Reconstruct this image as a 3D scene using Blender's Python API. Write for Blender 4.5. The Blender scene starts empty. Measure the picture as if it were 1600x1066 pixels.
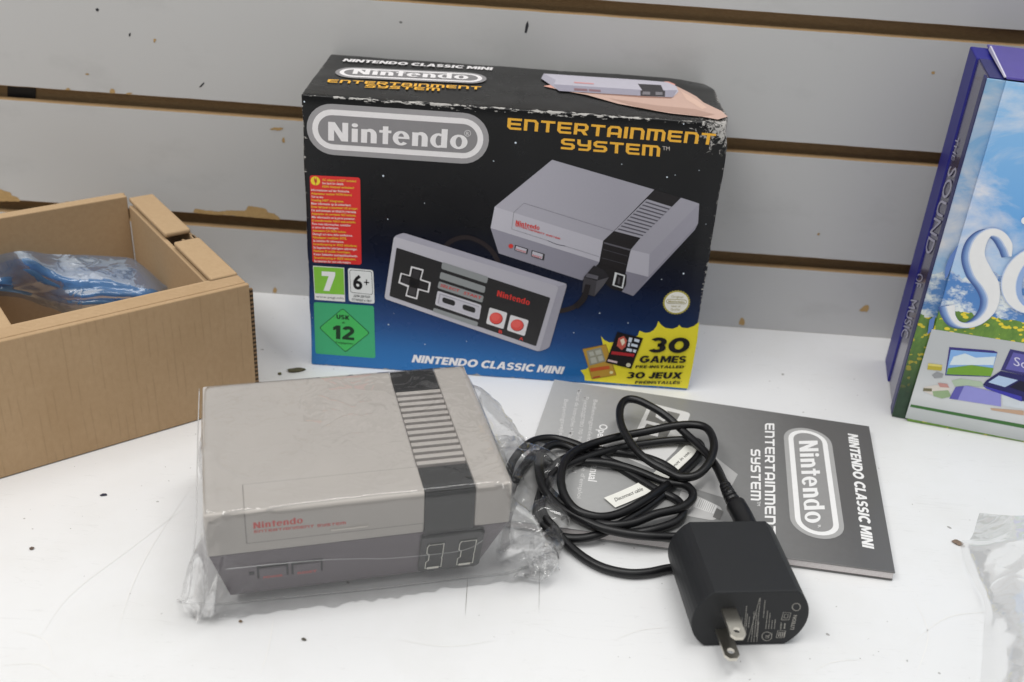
import bpy, bmesh, math, random
import numpy as np
from mathutils import Vector, Matrix, noise as mnoise
random.seed(7); np.random.seed(7)
SC = bpy.context.scene
COL = SC.collection
# ------------------------------------------------------------------ camera
FPX = 1647.04
C0 = np.array([0, 0, .33169499])
FW = np.array([0, .87199944, -.48950687])
RT = np.array([.99759364, .0339385, .06045748])
UP = np.array([-.06933202, .48832894, .86990109])
cd = bpy.data.cameras.new('camera'); co = bpy.data.objects.new('camera', cd); COL.objects.link(co)
cd.sensor_width = 36; cd.lens = FPX / 1600 * 36; cd.clip_start = .01; cd.clip_end = 50
m = Matrix.Identity(4)
for i in range(3):
    m[i][0] = RT[i]; m[i][1] = UP[i]; m[i][2] = -FW[i]; m[i][3] = C0[i]
co.matrix_world = m
cd.dof.use_dof = True; cd.dof.focus_distance = .53; cd.dof.aperture_fstop = 9.5
SC.camera = co
# ------------------------------------------------------------------ light
w = bpy.data.worlds.new('World'); SC.world = w; w.use_nodes = True
w.node_tree.nodes['Background'].inputs[0].default_value = (.93, .97, 1, 1)
w.node_tree.nodes['Background'].inputs[1].default_value = .62
_wn = w.node_tree.nodes; _tc0 = _wn.new('ShaderNodeTexCoord'); _sx = _wn.new('ShaderNodeSeparateXYZ'); _rp = _wn.new('ShaderNodeValToRGB')   # room: bright ceiling, darker shop floor
w.node_tree.links.new(_tc0.outputs['Generated'], _sx.inputs[0]); w.node_tree.links.new(_sx.outputs[2], _rp.inputs[0]); w.node_tree.links.new(_rp.outputs[0], _wn['Background'].inputs[0])
_rp.color_ramp.elements[0].position = .05; _rp.color_ramp.elements[0].color = (.36, .37, .38, 1); _rp.color_ramp.elements[1].position = .75; _rp.color_ramp.elements[1].color = (1.25, 1.26, 1.25, 1)
def area(name, loc, target, sx, sy, power, col=(1, .985, .96)):
    l = bpy.data.lights.new(name, 'AREA'); l.shape = 'RECTANGLE'; l.size = sx; l.size_y = sy; l.energy = power; l.color = col
    o = bpy.data.objects.new(name, l); COL.objects.link(o); o.location = loc
    o.rotation_euler = (Vector(target) - Vector(loc)).to_track_quat('-Z', 'Y').to_euler()
    return o
area('ceiling_lamp', (-.9, -.25, 1.75), (0, .5, 0), 1.3, .45, 19)
area('ceiling_lamp', (.25, .35, 1.9), (.1, .5, 0), 1.3, .3, 14)
vs = SC.view_settings
SC.display_settings.display_device = 'sRGB'
vs.view_transform = 'Standard'; vs.look = 'None'; vs.exposure = -.13; vs.gamma = 1; vs.use_curve_mapping = False
SC.render.engine = 'CYCLES'
cy = SC.cycles
cy.use_adaptive_sampling = True; cy.adaptive_threshold = .012; cy.use_denoising = True
cy.max_bounces = 12; cy.transparent_max_bounces = 32; cy.transmission_bounces = 8; cy.diffuse_bounces = 4
cy.sample_clamp_indirect = 6; cy.caustics_reflective = False; cy.caustics_refractive = False

# ------------------------------------------------------------------ materials
def lin(c):
    return tuple((x / 12.92 if x <= .04045 else ((x + .055) / 1.055) ** 2.4) for x in c)
def ob(h, k=.85):
    """linear albedo of a surface that shows as sRGB hex h under illumination k"""
    c = lin([int(h[i:i + 2], 16) / 255 for i in (0, 2, 4)])
    return tuple(min(.88, x / k) for x in c)
class NT:
    def __init__(s, name):
        s.m = bpy.data.materials.new(name); s.m.use_nodes = True
        s.t = s.m.node_tree; s.n = s.t.nodes; s.n.clear()
        s.out = s.n.new('ShaderNodeOutputMaterial')
    def new(s, typ, **kw):
        q = s.n.new('ShaderNode' + typ)
        for k, v in kw.items(): setattr(q, k, v)
        return q
    def set(s, sock, v):
        if isinstance(v, bpy.types.NodeSocket): s.t.links.new(v, sock)
        elif isinstance(v, (tuple, list)) and len(v) == 3 and sock.type == 'RGBA': sock.default_value = (*v, 1)
        else: sock.default_value = v
    def co(s): return s.new('TexCoord').outputs['Object']
    def mp(s, vec, scale=(1, 1, 1), loc=(0, 0, 0), rot=(0, 0, 0)):
        q = s.new('Mapping'); s.set(q.inputs['Vector'], vec); q.inputs['Scale'].default_value = scale
        q.inputs['Location'].default_value = loc; q.inputs['Rotation'].default_value = rot
        return q.outputs[0]
    def noise(s, vec, scale, detail=4, rough=.55, dist=0):
        q = s.new('TexNoise'); s.set(q.inputs['Vector'], vec); q.inputs['Scale'].default_value = scale
        q.inputs['Detail'].default_value = detail; q.inputs['Roughness'].default_value = rough; q.inputs['Distortion'].default_value = dist
        return q.outputs['Fac']
    def ramp(s, f, pts, interp='LINEAR'):
        q = s.new('ValToRGB'); s.set(q.inputs[0], f); e = q.color_ramp.elements; q.color_ramp.interpolation = interp
        while len(e) > 1: e.remove(e[-1])
        for i, (p, c) in enumerate(pts):
            if isinstance(c, (int, float)): c = (c, c, c)
            if i == 0: e[0].position = p; e[0].color = (*c, 1)
            else:
                x = e.new(p); x.color = (*c, 1)
        return q.outputs[0]
    def mix(s, f, a, b, mode='MIX'):
        q = s.new('Mix', data_type='RGBA', blend_type=mode); s.set(q.inputs[0], f); s.set(q.inputs[6], a); s.set(q.inputs[7], b)
        return q.outputs[2]
    def math(s, op, a, b=0., c=0.):
        q = s.new('Math', operation=op); s.set(q.inputs[0], a); s.set(q.inputs[1], b); s.set(q.inputs[2], c)
        return q.outputs[0]
    def sep(s, v):
        q = s.new('SeparateXYZ'); s.set(q.inputs[0], v); return q.outputs
    def bump(s, h, strength=.2, dist=.001):
        q = s.new('Bump'); s.set(q.inputs['Height'], h); q.inputs['Strength'].default_value = strength; q.inputs['Distance'].default_value = dist
        return q.outputs[0]
    def pbr(s, col, rough=.5, bump=None, metal=0, spec=.5, coat=0):
        q = s.new('BsdfPrincipled'); s.set(q.inputs['Base Color'], col); s.set(q.inputs['Roughness'], rough)
        q.inputs['Metallic'].default_value = metal; q.inputs['Specular IOR Level'].default_value = spec; q.inputs['Coat Weight'].default_value = coat
        q.inputs['Coat Roughness'].default_value = .12
        if bump is not None: s.set(q.inputs['Normal'], bump)
        s.t.links.new(q.outputs[0], s.out.inputs[0]); return s.m
_pm = {}
def ink(h, k=.85, rough=.33, var=.05):
    """printed ink / plain plastic, with a trace of mottling"""
    key = (h, k, rough, var)
    if key not in _pm:
        t = NT('ink_' + h); c = ob(h, k)
        n = t.noise(t.co(), 260, 3)
        _pm[key] = t.pbr(t.mix(n, tuple(x * (1 - var) for x in c), tuple(min(.9, x * (1 + var)) for x in c)), rough, spec=.3)
    return _pm[key]
def plastic(name, h, k=.85, rough=.4, grain=900, bs=.05, spec=.5):
    t = NT(name); c = ob(h, k); v = t.co()
    n = t.noise(v, 35, 4)
    return t.pbr(t.mix(n, tuple(x * .94 for x in c), tuple(x * 1.05 for x in c)), rough, t.bump(t.noise(v, grain, 2), bs, .0004), spec=spec)

# ------------------------------------------------------------------ helpers
def prop(o, label=None, cat=None, group=None, kind=None):
    if label: o['label'] = label
    if cat: o['category'] = cat
    if group: o['group'] = group
    if kind: o['kind'] = kind
    return o
def thing(name, loc, yaw, label, cat, group=None):
    o = bpy.data.objects.new(name, None); COL.objects.link(o); o.empty_display_size = .02
    o.location = loc; o.rotation_euler = (0, 0, yaw)
    return prop(o, label, cat, group)
def mat4(o): return Matrix.Translation(o.location) @ o.rotation_euler.to_matrix().to_4x4()
def ray(px, py):
    d = FW + RT * (px - 800) / FPX - UP * (py - 533) / FPX
    return C0, d
def on_z(px, py, z):
    c, d = ray(px, py); return Vector(c + d * (z - c[2]) / d[2])
class Builder:
    def __init__(s): s.v = []; s.f = []; s.mi = []; s.mats = []; s.sm = []
    def mid(s, mt):
        if mt not in s.mats: s.mats.append(mt)
        return s.mats.index(mt)
    def add(s, vs, fs, mt, smooth=False):
        b = len(s.v); s.v += [tuple(x) for x in vs]; i = s.mid(mt)
        for f in fs: s.f.append([b + k for k in f]); s.mi.append(i); s.sm.append(smooth)
    def box(s, x0, x1, y0, y1, z0, z1, mt, bev=0, seg=2, smooth=False):
        bm = bmesh.new(); bmesh.ops.create_cube(bm, size=1)
        for v in bm.verts:
            v.co = Vector((x0 + (v.co.x + .5) * (x1 - x0), y0 + (v.co.y + .5) * (y1 - y0), z0 + (v.co.z + .5) * (z1 - z0)))
        if bev: bmesh.ops.bevel(bm, geom=bm.edges[:], offset=bev, segments=seg, profile=.5, affect='EDGES')
        s.bm(bm, mt, smooth)
    def bm(s, bm, mt, smooth=False):
        bm.verts.index_update()
        s.add([v.co for v in bm.verts], [[v.index for v in f.verts] for f in bm.faces], mt, smooth); bm.free()
    def hexa(s, p, mt, bev=0, seg=2):
        """8 corner box: p[0:4] bottom ring, p[4:8] top ring"""
        bm = bmesh.new(); V = [bm.verts.new(q) for q in p]
        for f in ((3, 2, 1, 0), (4, 5, 6, 7), (0, 1, 5, 4), (1, 2, 6, 5), (2, 3, 7, 6), (3, 0, 4, 7)): bm.faces.new([V[i] for i in f])
        if bev: bmesh.ops.bevel(bm, geom=bm.edges[:], offset=bev, segments=seg, profile=.5, affect='EDGES')
        s.bm(bm, mt)
    def prism(s, poly, fn, mt, bev=0, seg=2, smooth=False):
        """poly: 2-D outline, fn(x, y, t) -> 3-D with t 0 / 1 for the two ends"""
        bm = bmesh.new(); a = [bm.verts.new(fn(x, y, 0)) for x, y in poly]; b = [bm.verts.new(fn(x, y, 1)) for x, y in poly]
        n = len(poly); ca = bm.faces.new(a[::-1]); cb = bm.faces.new(b)
        for i in range(n): bm.faces.new([a[i], a[(i + 1) % n], b[(i + 1) % n], b[i]])
        bmesh.ops.recalc_face_normals(bm, faces=bm.faces[:])
        if bev: bmesh.ops.bevel(bm, geom=list(set(ca.edges[:] + cb.edges[:])), offset=bev, segments=seg, profile=.5, affect='EDGES')
        s.bm(bm, mt, smooth)
    def tube(s, pts, rad, mt, n=10, cap=True):
        P = [Vector(p) for p in pts]; N = len(P)
        R = rad if isinstance(rad, (list, tuple)) else [rad] * N
        up = Vector((0, 0, 1)); vs = []; fs = []; prev = None
        for i in range(N):
            t = (P[min(i + 1, N - 1)] - P[max(i - 1, 0)]).normalized()
            a = prev if prev is not None else up
            a = (a - t * a.dot(t))
            if a.length < 1e-4: a = t.orthogonal()
            a.normalize(); prev = a; b = t.cross(a)
            for k in range(n):
                th = 2 * math.pi * k / n; vs.append(P[i] + (a * math.cos(th) + b * math.sin(th)) * R[i])
        for i in range(N - 1):
            for k in range(n): fs.append([i * n + k, i * n + (k + 1) % n, (i + 1) * n + (k + 1) % n, (i + 1) * n + k])
        if cap: fs += [list(range(n))[::-1], [(N - 1) * n + k for k in range(n)]]
        s.add(vs, fs, mt, True)
    def build(s, name, parent=None):
        me = bpy.data.meshes.new(name); me.from_pydata(s.v, [], s.f)
        for q in s.mats: me.materials.append(q)
        me.polygons.foreach_set('material_index', s.mi); me.polygons.foreach_set('use_smooth', s.sm); me.update()
        o = bpy.data.objects.new(name, me); COL.objects.link(o)
        if parent: o.parent = parent
        return o

# ---- lettering --------------------------------------------------------------
_tc = {}
def glyphs(s, bold=0., res=3):
    """outline text as flat faces, cap height 1: (verts, faces, width extents)"""
    key = (s, bold)
    if key in _tc: return _tc[key]
    def mk(body):
        c = bpy.data.curves.new('t', 'FONT'); c.body = body; c.fill_mode = 'FRONT'; c.offset = bold; c.resolution_u = res
        o = bpy.data.objects.new('t', c); COL.objects.link(o)
        bpy.context.view_layer.update()
        me = bpy.data.meshes.new_from_object(o.evaluated_get(bpy.context.evaluated_depsgraph_get()))
        v = np.array([q.co[:2] for q in me.vertices]).reshape(-1, 2); f = [list(p.vertices) for p in me.polygons]
        bpy.data.objects.remove(o); bpy.data.curves.remove(c); bpy.data.meshes.remove(me)
        return v, f
    if '__cap%s' % bold not in _tc:
        h = mk('H')[0]; _tc['__cap%s' % bold] = (h[:, 1].min(), h[:, 1].max())
    c0, c1 = _tc['__cap%s' % bold]
    v, f = mk(s); v = v.copy(); v[:, 1] = (v[:, 1] - c0) / (c1 - c0)
    x0, x1 = v[:, 0].min(), v[:, 0].max(); v[:, 0] = (v[:, 0] - x0) / (x1 - x0)
    _tc[key] = (v, f); return _tc[key]
def arc(cx, cy, rx, ry, a0, a1, n):
    return [(cx + rx * math.cos(math.radians(a0 + (a1 - a0) * i / n)), cy + ry * math.sin(math.radians(a0 + (a1 - a0) * i / n))) for i in range(n + 1)]
# wide technical capitals: each glyph a list of outlines in a cell of width w, height 1 (no overlaps inside a glyph)
A_, B_ = .20, .24
def _r(x0, y0, x1, y1): return [(x0, y0), (x1, y0), (x1, y1), (x0, y1)]
TECH = {
 'E': (1, [[(0, .22), (.2, 0), (1, 0), (1, A_), (B_, A_), (B_, .4), (.94, .4), (.94, .6), (B_, .6), (B_, 1 - A_), (1, 1 - A_), (1, 1), (.04, 1), (0, .96)]]),
 'n': (1, [[(0, 0), (B_, 0), (B_, 1 - A_), (.66, 1 - A_), (1 - B_, .72), (1 - B_, 0), (1, 0), (1, .76), (.8, 1), (0, 1)]]),
 'T': (1, [[(.38, 0), (.62, 0), (.62, 1 - A_), (1, 1 - A_), (1, 1), (0, 1), (0, 1 - A_), (.38, 1 - A_)]]),
 'R': (1, [[(0, 0), (B_, 0), (B_, .3), (.5, .3), (.72, 0), (1, 0), (.78, .32), (1, .5), (1, .8), (.82, 1), (0, 1), (0, .8), (.7, .8), (.76, .74), (.76, .56), (.7, .5), (B_, .5), (B_, .799), (0, .799)]]),
 'A': (1, [[(0, 0), (B_, 0), (B_, .24), (.76, .24), (.76, 0), (1, 0), (1, .76), (.8, 1), (.2, 1), (0, .76), (0, .44), (B_, .44), (B_, .72), (.32, .8), (.68, .8), (.76, .72), (.76, .44), (B_, .439), (0, .439)]]),
 'I': (.26, [_r(0, 0, .26, 1)]),
 'm': (1.3, [[(0, 0), (.24, 0), (.24, .8), (.53, .8), (.53, 0), (.77, 0), (.77, .8), (1.0, .8), (1.06, .72), (1.06, 0), (1.3, 0), (1.3, .76), (1.1, 1), (0, 1)]]),
 'S': (1, [[(0, 0), (.82, 0), (1, .18), (1, .42), (.82, .6), (.3, .6), (.24, .66), (.24, .74), (.3, .8), (.98, .8), (.98, 1), (.2, 1), (0, .82), (0, .58), (.18, .4), (.7, .4), (.76, .34), (.76, .26), (.7, .2), (0, .2)]]),
 'Y': (1, [[(.1, 0), (.8, 0), (1, .2), (1, 1), (.76, 1), (.76, .6), (.3, .6), (.24, .66), (.24, 1), (0, 1), (0, .58), (.18, .4), (.76, .4), (.76, .26), (.7, .2), (.1, .2)]]),
}
def tech(s, gap=.17):
    v = []; f = []; x = 0
    for ch in s:
        if ch == ' ': x += .6; continue
        wd, polys = TECH[ch]
        for p in polys:
            b = len(v); v += [(x + a, c) for a, c in p]; f.append(list(range(b, b + len(p))))
        x += wd + gap
    v = np.array(v); v[:, 0] /= (x - gap); return v, f
def script_word():
    """the rounded maker's logotype: N i n t e n d o, as non-overlapping faces, cap height 1"""
    v = []; f = []
    def poly(p):
        b = len(v); v.extend(p); f.append(list(range(b, b + len(p))))
    def ring(cx, cy, rx, ry, ix, iy, a0, a1, n=18):
        o = arc(cx, cy, rx, ry, a0, a1, n); i = arc(cx, cy, ix, iy, a0, a1, n)
        for k in range(n): poly([o[k], o[k + 1], i[k + 1], i[k]])
    X = .75
    def stem(x, y0, y1, wd=.31): poly(_r(x, y0, x + wd, y1))
    def enn(x):
        poly([(x, 0), (x + .31, 0), (x + .31, .5), (x + .31, X - .02), (x, X - .02)])
        o = arc(x + .46, .42, .34, .35, 118, 0, 10); i = arc(x + .43, .42, .10, .2, 118, 0, 10)
        poly([(x + .311, .72 - .14), (x + .311, .69)] + o + [(x + .80, 0), (x + .49, 0), (x + .49, .42)] + [(x + .49, .5), (x + .46, .58), (x + .40, .6)])
    poly([(0, 0), (.3, 0), (.3, .58), (.68, 0), (1.02, 0), (1.02, 1), (.72, 1), (.72, .44), (.34, 1), (0, 1)])
    stem(1.2, 0, X - .03); ring(1.355, .9, .165, .11, .001, .001, 0, 360, 12)
    enn(1.68)
    poly([(2.78, 0), (3.06, 0), (3.06, .6), (3.22, .6), (3.22, .74), (3.06, .74), (3.06, .95), (2.78, .95), (2.78, .74), (2.60, .74), (2.60, .6), (2.78, .6)])
    # e
    cx = 3.72; ring(cx, .37, .43, .39, .15, .26, 0, 318)
    poly([(cx - .155, .34), (cx + .43, .34), (cx + .43, .371), (cx + .15, .371), (cx + .15, .45), (cx - .155, .45)])
    enn(4.28)
    cx = 5.62; ring(cx, .37, .42, .39, .14, .27, 70, 290); stem(5.76, 0, 1.0, .31)
    for sg in (1, -1):
        c_, s__ = math.cos(math.radians(70)), sg * math.sin(math.radians(70)); poly([(cx + .42 * c_, .37 + .39 * s__), (5.759, .37 + .39 * s__), (5.759, .37 + .25 * s__), (cx + .14 * c_, .37 + .27 * s__)])
    cx = 6.66; ring(cx, .37, .45, .39, .16, .27, 0, 360)
    v = np.array(v); v[:, 0] /= 7.11
    return v, f
WORD = script_word()
def _ring(cx, cy, rx, ry, ix, iy, a0, a1, n=16):
    o = arc(cx, cy, rx, ry, a0, a1, n); i = arc(cx, cy, ix, iy, a0, a1, n); return [[o[k], o[k + 1], i[k + 1], i[k]] for k in range(n)]
_E = [(0, 0), (.68, 0), (.68, .22), (.28, .22), (.28, .4), (.63, .4), (.63, .6), (.28, .6), (.28, .78), (.68, .78), (.68, 1), (0, 1)]
_P = [_r(0, 0, .28, 1), _r(.28, .4, .36, .6), _r(.28, .8, .36, 1)] + _ring(.36, .7, .40, .3, .14, .1, -90, 90)
HEAVY = {
 'N': (.88, [[(0, 0), (.27, 0), (.27, .56), (.6, 0), (.88, 0), (.88, 1), (.61, 1), (.61, .44), (.28, 1), (0, 1)]]),
 'I': (.28, [_r(0, 0, .28, 1)]), '-': (.36, [_r(0, .34, .36, .54)]), "*": (.14, [_r(0, .78, .14, .96)]),
 'T': (.78, [[(.25, 0), (.53, 0), (.53, .77), (.78, .77), (.78, 1), (0, 1), (0, .77), (.25, .77)]]),
 'E': (.68, [_E]), 'É': (.68, [_E, [(.25, 1.06), (.42, 1.06), (.6, 1.26), (.36, 1.26)]]),
 'L': (.62, [[(0, 0), (.62, 0), (.62, .23), (.28, .23), (.28, 1), (0, 1)]]),
 'D': (.92, [_r(0, 0, .28, 1), _r(.28, 0, .38, .22), _r(.28, .78, .38, 1)] + _ring(.38, .5, .54, .5, .26, .28, -90, 90)),
 'O': (1.06, _ring(.53, .5, .53, .53, .24, .28, 0, 360, 24)), '0': (.94, _ring(.47, .5, .47, .52, .2, .28, 0, 360, 24)),
 'C': (.9, _ring(.53, .5, .53, .53, .24, .28, 42, 318, 20)),
 'G': (1.03, _ring(.53, .5, .53, .53, .24, .28, 42, 325, 20) + [[(.58, .34), (.726, .339), (.964, .196), (1.03, .196), (1.03, .55), (.58, .55)]]),
 'A': (.97, [[(0, 0), (.28, 0), (.485, .68), (.485, 1), (.33, 1)], [(.97, 0), (.64, 1), (.486, 1), (.486, .68), (.69, 0)], [(.336, .18), (.634, .18), (.574, .38), (.396, .38)]]),
 'S': (.74, _ring(.36, .7, .37, .31, .12, .1, 25, 270) + _ring(.36, .3, .38, .31, .12, .1, 90, -155)),
 'M': (1.06, [[(0, 0), (.26, 0), (.26, .58), (.45, .1), (.61, .1), (.8, .58), (.8, 0), (1.06, 0), (1.06, 1), (.74, 1), (.53, .48), (.32, 1), (0, 1)]]),
 'P': (.76, _P), 'R': (.8, _P + [[(.3, .398), (.48, .398), (.82, 0), (.5, 0)]]),
 'J': (.58, [_r(.3, .31, .58, 1)] + _ring(.29, .31, .29, .32, .01, .09, 180, 360)),
 'U': (.84, [_r(0, .42, .28, 1), _r(.56, .42, .84, 1)] + _ring(.42, .42, .42, .44, .14, .2, 180, 360)),
 'X': (.92, [[(0, 0), (.3, 0), (.46, .28), (.62, 0), (.92, 0), (.63, .5), (.9, 1), (.6, 1), (.46, .73), (.32, 1), (.02, 1), (.29, .5)]]),
 '3': (.78, _ring(.36, .7, .38, .31, .13, .1, -90, 150) + _ring(.36, .3, .40, .31, .13, .1, 90, -150)),
 '1': (.46, [[(.18, 0), (.46, 0), (.46, 1), (.22, 1), (0, .84), (0, .62), (.18, .7)]]),
 '2': (.76, _ring(.38, .68, .38, .33, .12, .1, 165, -30) + [[(.484, .63), (.709, .515), (.38, .2), (.76, .2), (.76, 0), (0, 0), (0, .17)]]),
 'K': (.86, [[(0, 0), (.28, 0), (.28, .36), (.52, 0), (.86, 0), (.52, .5), (.84, 1), (.52, 1), (.28, .64), (.28, 1), (0, 1)]]),
}
def heavy(s, gap=.07):
    v = []; f = []; x = 0
    for ch in s:
        if ch == ' ': x += .32; continue
        wd, polys = HEAVY[ch]
        for p in polys:
            b = len(v); v += [(x + a, c) for a, c in p]; f.append(list(range(b, b + len(p))))
        x += wd + gap
    v = np.array(v); v[:, 0] /= (x - gap); return v, f

class Face:
    """a flat face of a thing: origin, two axes; turns picture points into face coordinates and collects prints"""
    def __init__(s, th, O, ux, uy, lift=.00012):
        s.th = th; s.O = Vector(O); s.ux = Vector(ux).normalized(); s.uy = Vector(uy).normalized(); s.n = s.ux.cross(s.uy); s.lift = lift
        s.inv = mat4(th).inverted()
    def px(s, p):
        c, d = ray(*p); c = s.inv @ Vector(c); d = s.inv.to_3x3() @ Vector(d)
        q = c + d * ((s.O - c).dot(s.n) / d.dot(s.n)) - s.O
        return np.array([q.dot(s.ux), q.dot(s.uy)])
    def p3(s, p, layer): return s.O + s.ux * float(p[0]) + s.uy * float(p[1]) + s.n * (s.lift + .00007 * layer)
class Print:
    def __init__(s, face, cv=None): s.F = face; s.b = Builder(); s.cv = cv or (lambda x, y: (x, y))
    def q(s, p): return s.F.px(s.cv(*p))
    def raw(s, v, f, mt, layer=0): s.b.add([s.F.p3(p, layer) for p in v], f, mt)
    def poly(s, pts, mt, layer=0):
        p = [s.q(x) for x in pts]; s.raw(p, [list(range(len(p)))], mt, layer)
    def rpoly(s, pts, mt, layer=0, r=.0015, n=4):
        """polygon with rounded corners (radius in metres)"""
        P = [s.q(x) for x in pts]; out = []
        for i in range(len(P)):
            a, b, c = P[i - 1], P[i], P[(i + 1) % len(P)]
            u = (a - b); w_ = (c - b); lu = np.linalg.norm(u); lw = np.linalg.norm(w_); rr = min(r, lu * .45, lw * .45)
            p0 = b + u / lu * rr; p1 = b + w_ / lw * rr
            for k in range(n + 1):
                t = k / n; out.append((1 - t) ** 2 * p0 + 2 * t * (1 - t) * b + t * t * p1)
        s.raw(out, [list(range(len(out)))], mt, layer)
    def stroke(s, pts, wd, mt, layer=0, sub=6):
        P = np.array([s.q(x) for x in pts]); P = crom(P, sub); W = np.interp(np.linspace(0, 1, len(P)), np.linspace(0, 1, len(pts)), wd) if isinstance(wd, (list, tuple)) else np.full(len(P), wd)
        T = np.gradient(P, axis=0); T /= np.linalg.norm(T, axis=1)[:, None] + 1e-12; Nn = np.stack([-T[:, 1], T[:, 0]], 1)
        a = P + Nn * W[:, None] / 2; b = P - Nn * W[:, None] / 2; n = len(P)
        s.raw(list(a) + list(b), [[i, i + 1, n + i + 1, n + i] for i in range(n - 1)], mt, layer)
    def disc(s, c, r, mt, layer=0, n=24, ry=None, wob=None):
        c = s.q(c); ry = ry or r
        p = [c + np.array([math.cos(2 * math.pi * i / n) * r, math.sin(2 * math.pi * i / n) * ry]) * (wob(i) if wob else 1) for i in range(n)]
        s.raw(p, [list(range(n))], mt, layer)
    def put(s, vf, bl, br, tl, mt, layer=0, shear=0.):
        v, f = vf; a = s.q(bl); e = s.q(br) - a; h = s.q(tl) - a
        s.raw([a + e * x + h * y + e * 0 + (e / (np.linalg.norm(e) + 1e-9)) * np.linalg.norm(h) * shear * y for x, y in v], f, mt, layer)
    def text(s, t, bl, br, tl, mt, layer=0, bold=.0, shear=0.): s.put(glyphs(t, bold), bl, br, tl, mt, layer, shear)
    def pill(s, L, R, T, B, insets, mts, layer=0):
        """stadium plates one over the other; insets in fractions of the height"""
        x0 = s.q(L); x1 = s.q(R); t = s.q(T); b = s.q(B)
        # axes along the pill
        e = x1 - x0; ln = np.linalg.norm(e); e = e / ln; h = t - b; hh = abs(h @ np.array([-e[1], e[0]])); c = (x0 + x1) / 2; nn = np.array([-e[1], e[0]])
        for k, (i, mt) in enumerate(zip(insets, mts)):
            r = hh / 2 - i * hh; half = ln / 2 - i * hh - r
            pts = arc(half, 0, r, r, -90, 90, 14) + arc(-half, 0, r, r, 90, 270, 14)
            s.raw([c + e * a + nn * q for a, q in pts], [list(range(len(pts)))], mt, layer + k)
    def build(s, name, parent): return s.b.build(name, parent)
def crom(P, sub):
    P = np.asarray(P, float); Q = np.vstack([2 * P[0] - P[1], P, 2 * P[-1] - P[-2]]); out = []
    for i in range(1, len(Q) - 2):
        a, b, c, d = Q[i - 1], Q[i], Q[i + 1], Q[i + 2]
        for k in range(sub):
            t = k / sub
            out.append(.5 * (2 * b + (c - a) * t + (2 * a - 5 * b + 4 * c - d) * t * t + (3 * b - a - 3 * c + d) * t ** 3))
    out.append(P[-1]); return np.array(out)
def crop(ox, oy, s): return lambda x, y: (ox + x / s, oy + y / s)

# ================================================================== SETTING
# ---- table top
t = NT('white_laminate'); v = t.co()
big = t.noise(v, 5, 4); fine = t.noise(v, 130, 4)
base = t.mix(big, (.73, .735, .74), (.80, .80, .805))
base = t.mix(t.ramp(t.noise(v, 11, 6, .65), [(.48, 0.), (.72, .34)]), base, (.66, .65, .62))
# hairline scratches in two directions
for rot, sc_, th in ((.5, (14, 150, 1), .0035), (-.9, (10, 120, 1), .003), (1.5, (20, 200, 1), .003)):
    wv = t.noise(t.mp(v, sc_, rot=(0, 0, rot)), 1.0, 3, .5, .6)
    line = t.math('LESS_THAN', t.math('ABSOLUTE', t.math('SUBTRACT', wv, .5)), th)
    patch = t.math('GREATER_THAN', t.noise(t.mp(v, (1, 1, 1), (rot * 3, 0, 0)), 22, 2), .56)
    base = t.mix(t.math('MULTIPLY', t.math('MULTIPLY', line, patch), .13), base, (.42, .41, .40))
# specks
for sc_, th, am in ((160, .78, .6), (420, .775, .5), (60, .80, .25)):
    sp = t.math('GREATER_THAN', t.noise(v, sc_, 1, .4), th)
    sp = t.math('MULTIPLY', sp, t.math('GREATER_THAN', t.noise(v, 14, 2), .5))
    base = t.mix(t.math('MULTIPLY', sp, am), base, (.12, .10, .08))
TABLE = t.pbr(base, t.ramp(fine, [(.3, .32), (.7, .46)]), t.bump(t.noise(v, 500, 3), .06, .0005), spec=.45)
SCR = ink('8d8a86', 1.0, .6)
b = Builder(); b.add([(-1.2, -.6, 0), (1.2, -.6, 0), (1.2, .70, 0), (-1.2, .70, 0)], [[0, 1, 2, 3]], TABLE)
def mark(pts, wd, mt=SCR):
    P = crom([on_z(x, y, .00015) for x, y in pts], 6); T = np.gradient(P, axis=0); N = np.stack([-T[:, 1], T[:, 0], T[:, 2] * 0], 1); N /= np.linalg.norm(N, axis=1)[:, None] + 1e-9
    taper = np.sin(np.linspace(.08, math.pi - .08, len(P)))[:, None] * wd / 2; n = len(P)
    b.add(list(P + N * taper) + list(P - N * taper), [[i, i + 1, n + i + 1, n + i] for i in range(n - 1)], mt)
LG = ink('e2e1df', .95, .5)
mark([(731, 900), (729, 930), (727, 962)], .00028); mark([(845, 845), (843, 900), (842, 960)], .00024)
for p in ([(305, 752), (240, 850), (205, 920), (180, 1000)], [(300, 785), (200, 860), (110, 930), (60, 1000)], [(0, 1040), (60, 1038), (95, 1060)], [(20, 985), (70, 1000), (85, 1040)],
          [(1420, 1010), (1480, 965), (1560, 955)], [(1430, 1060), (1450, 990), (1425, 930)], [(1270, 1050), (1300, 1035), (1350, 1030)], [(430, 950), (420, 1010), (405, 1060)], [(960, 1000), (1000, 985), (1050, 980)], [(620, 1000), (700, 1010), (780, 1000)]):
    mark(p, .00045, LG)
prop(b.build('table'), kind='structure')

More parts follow.
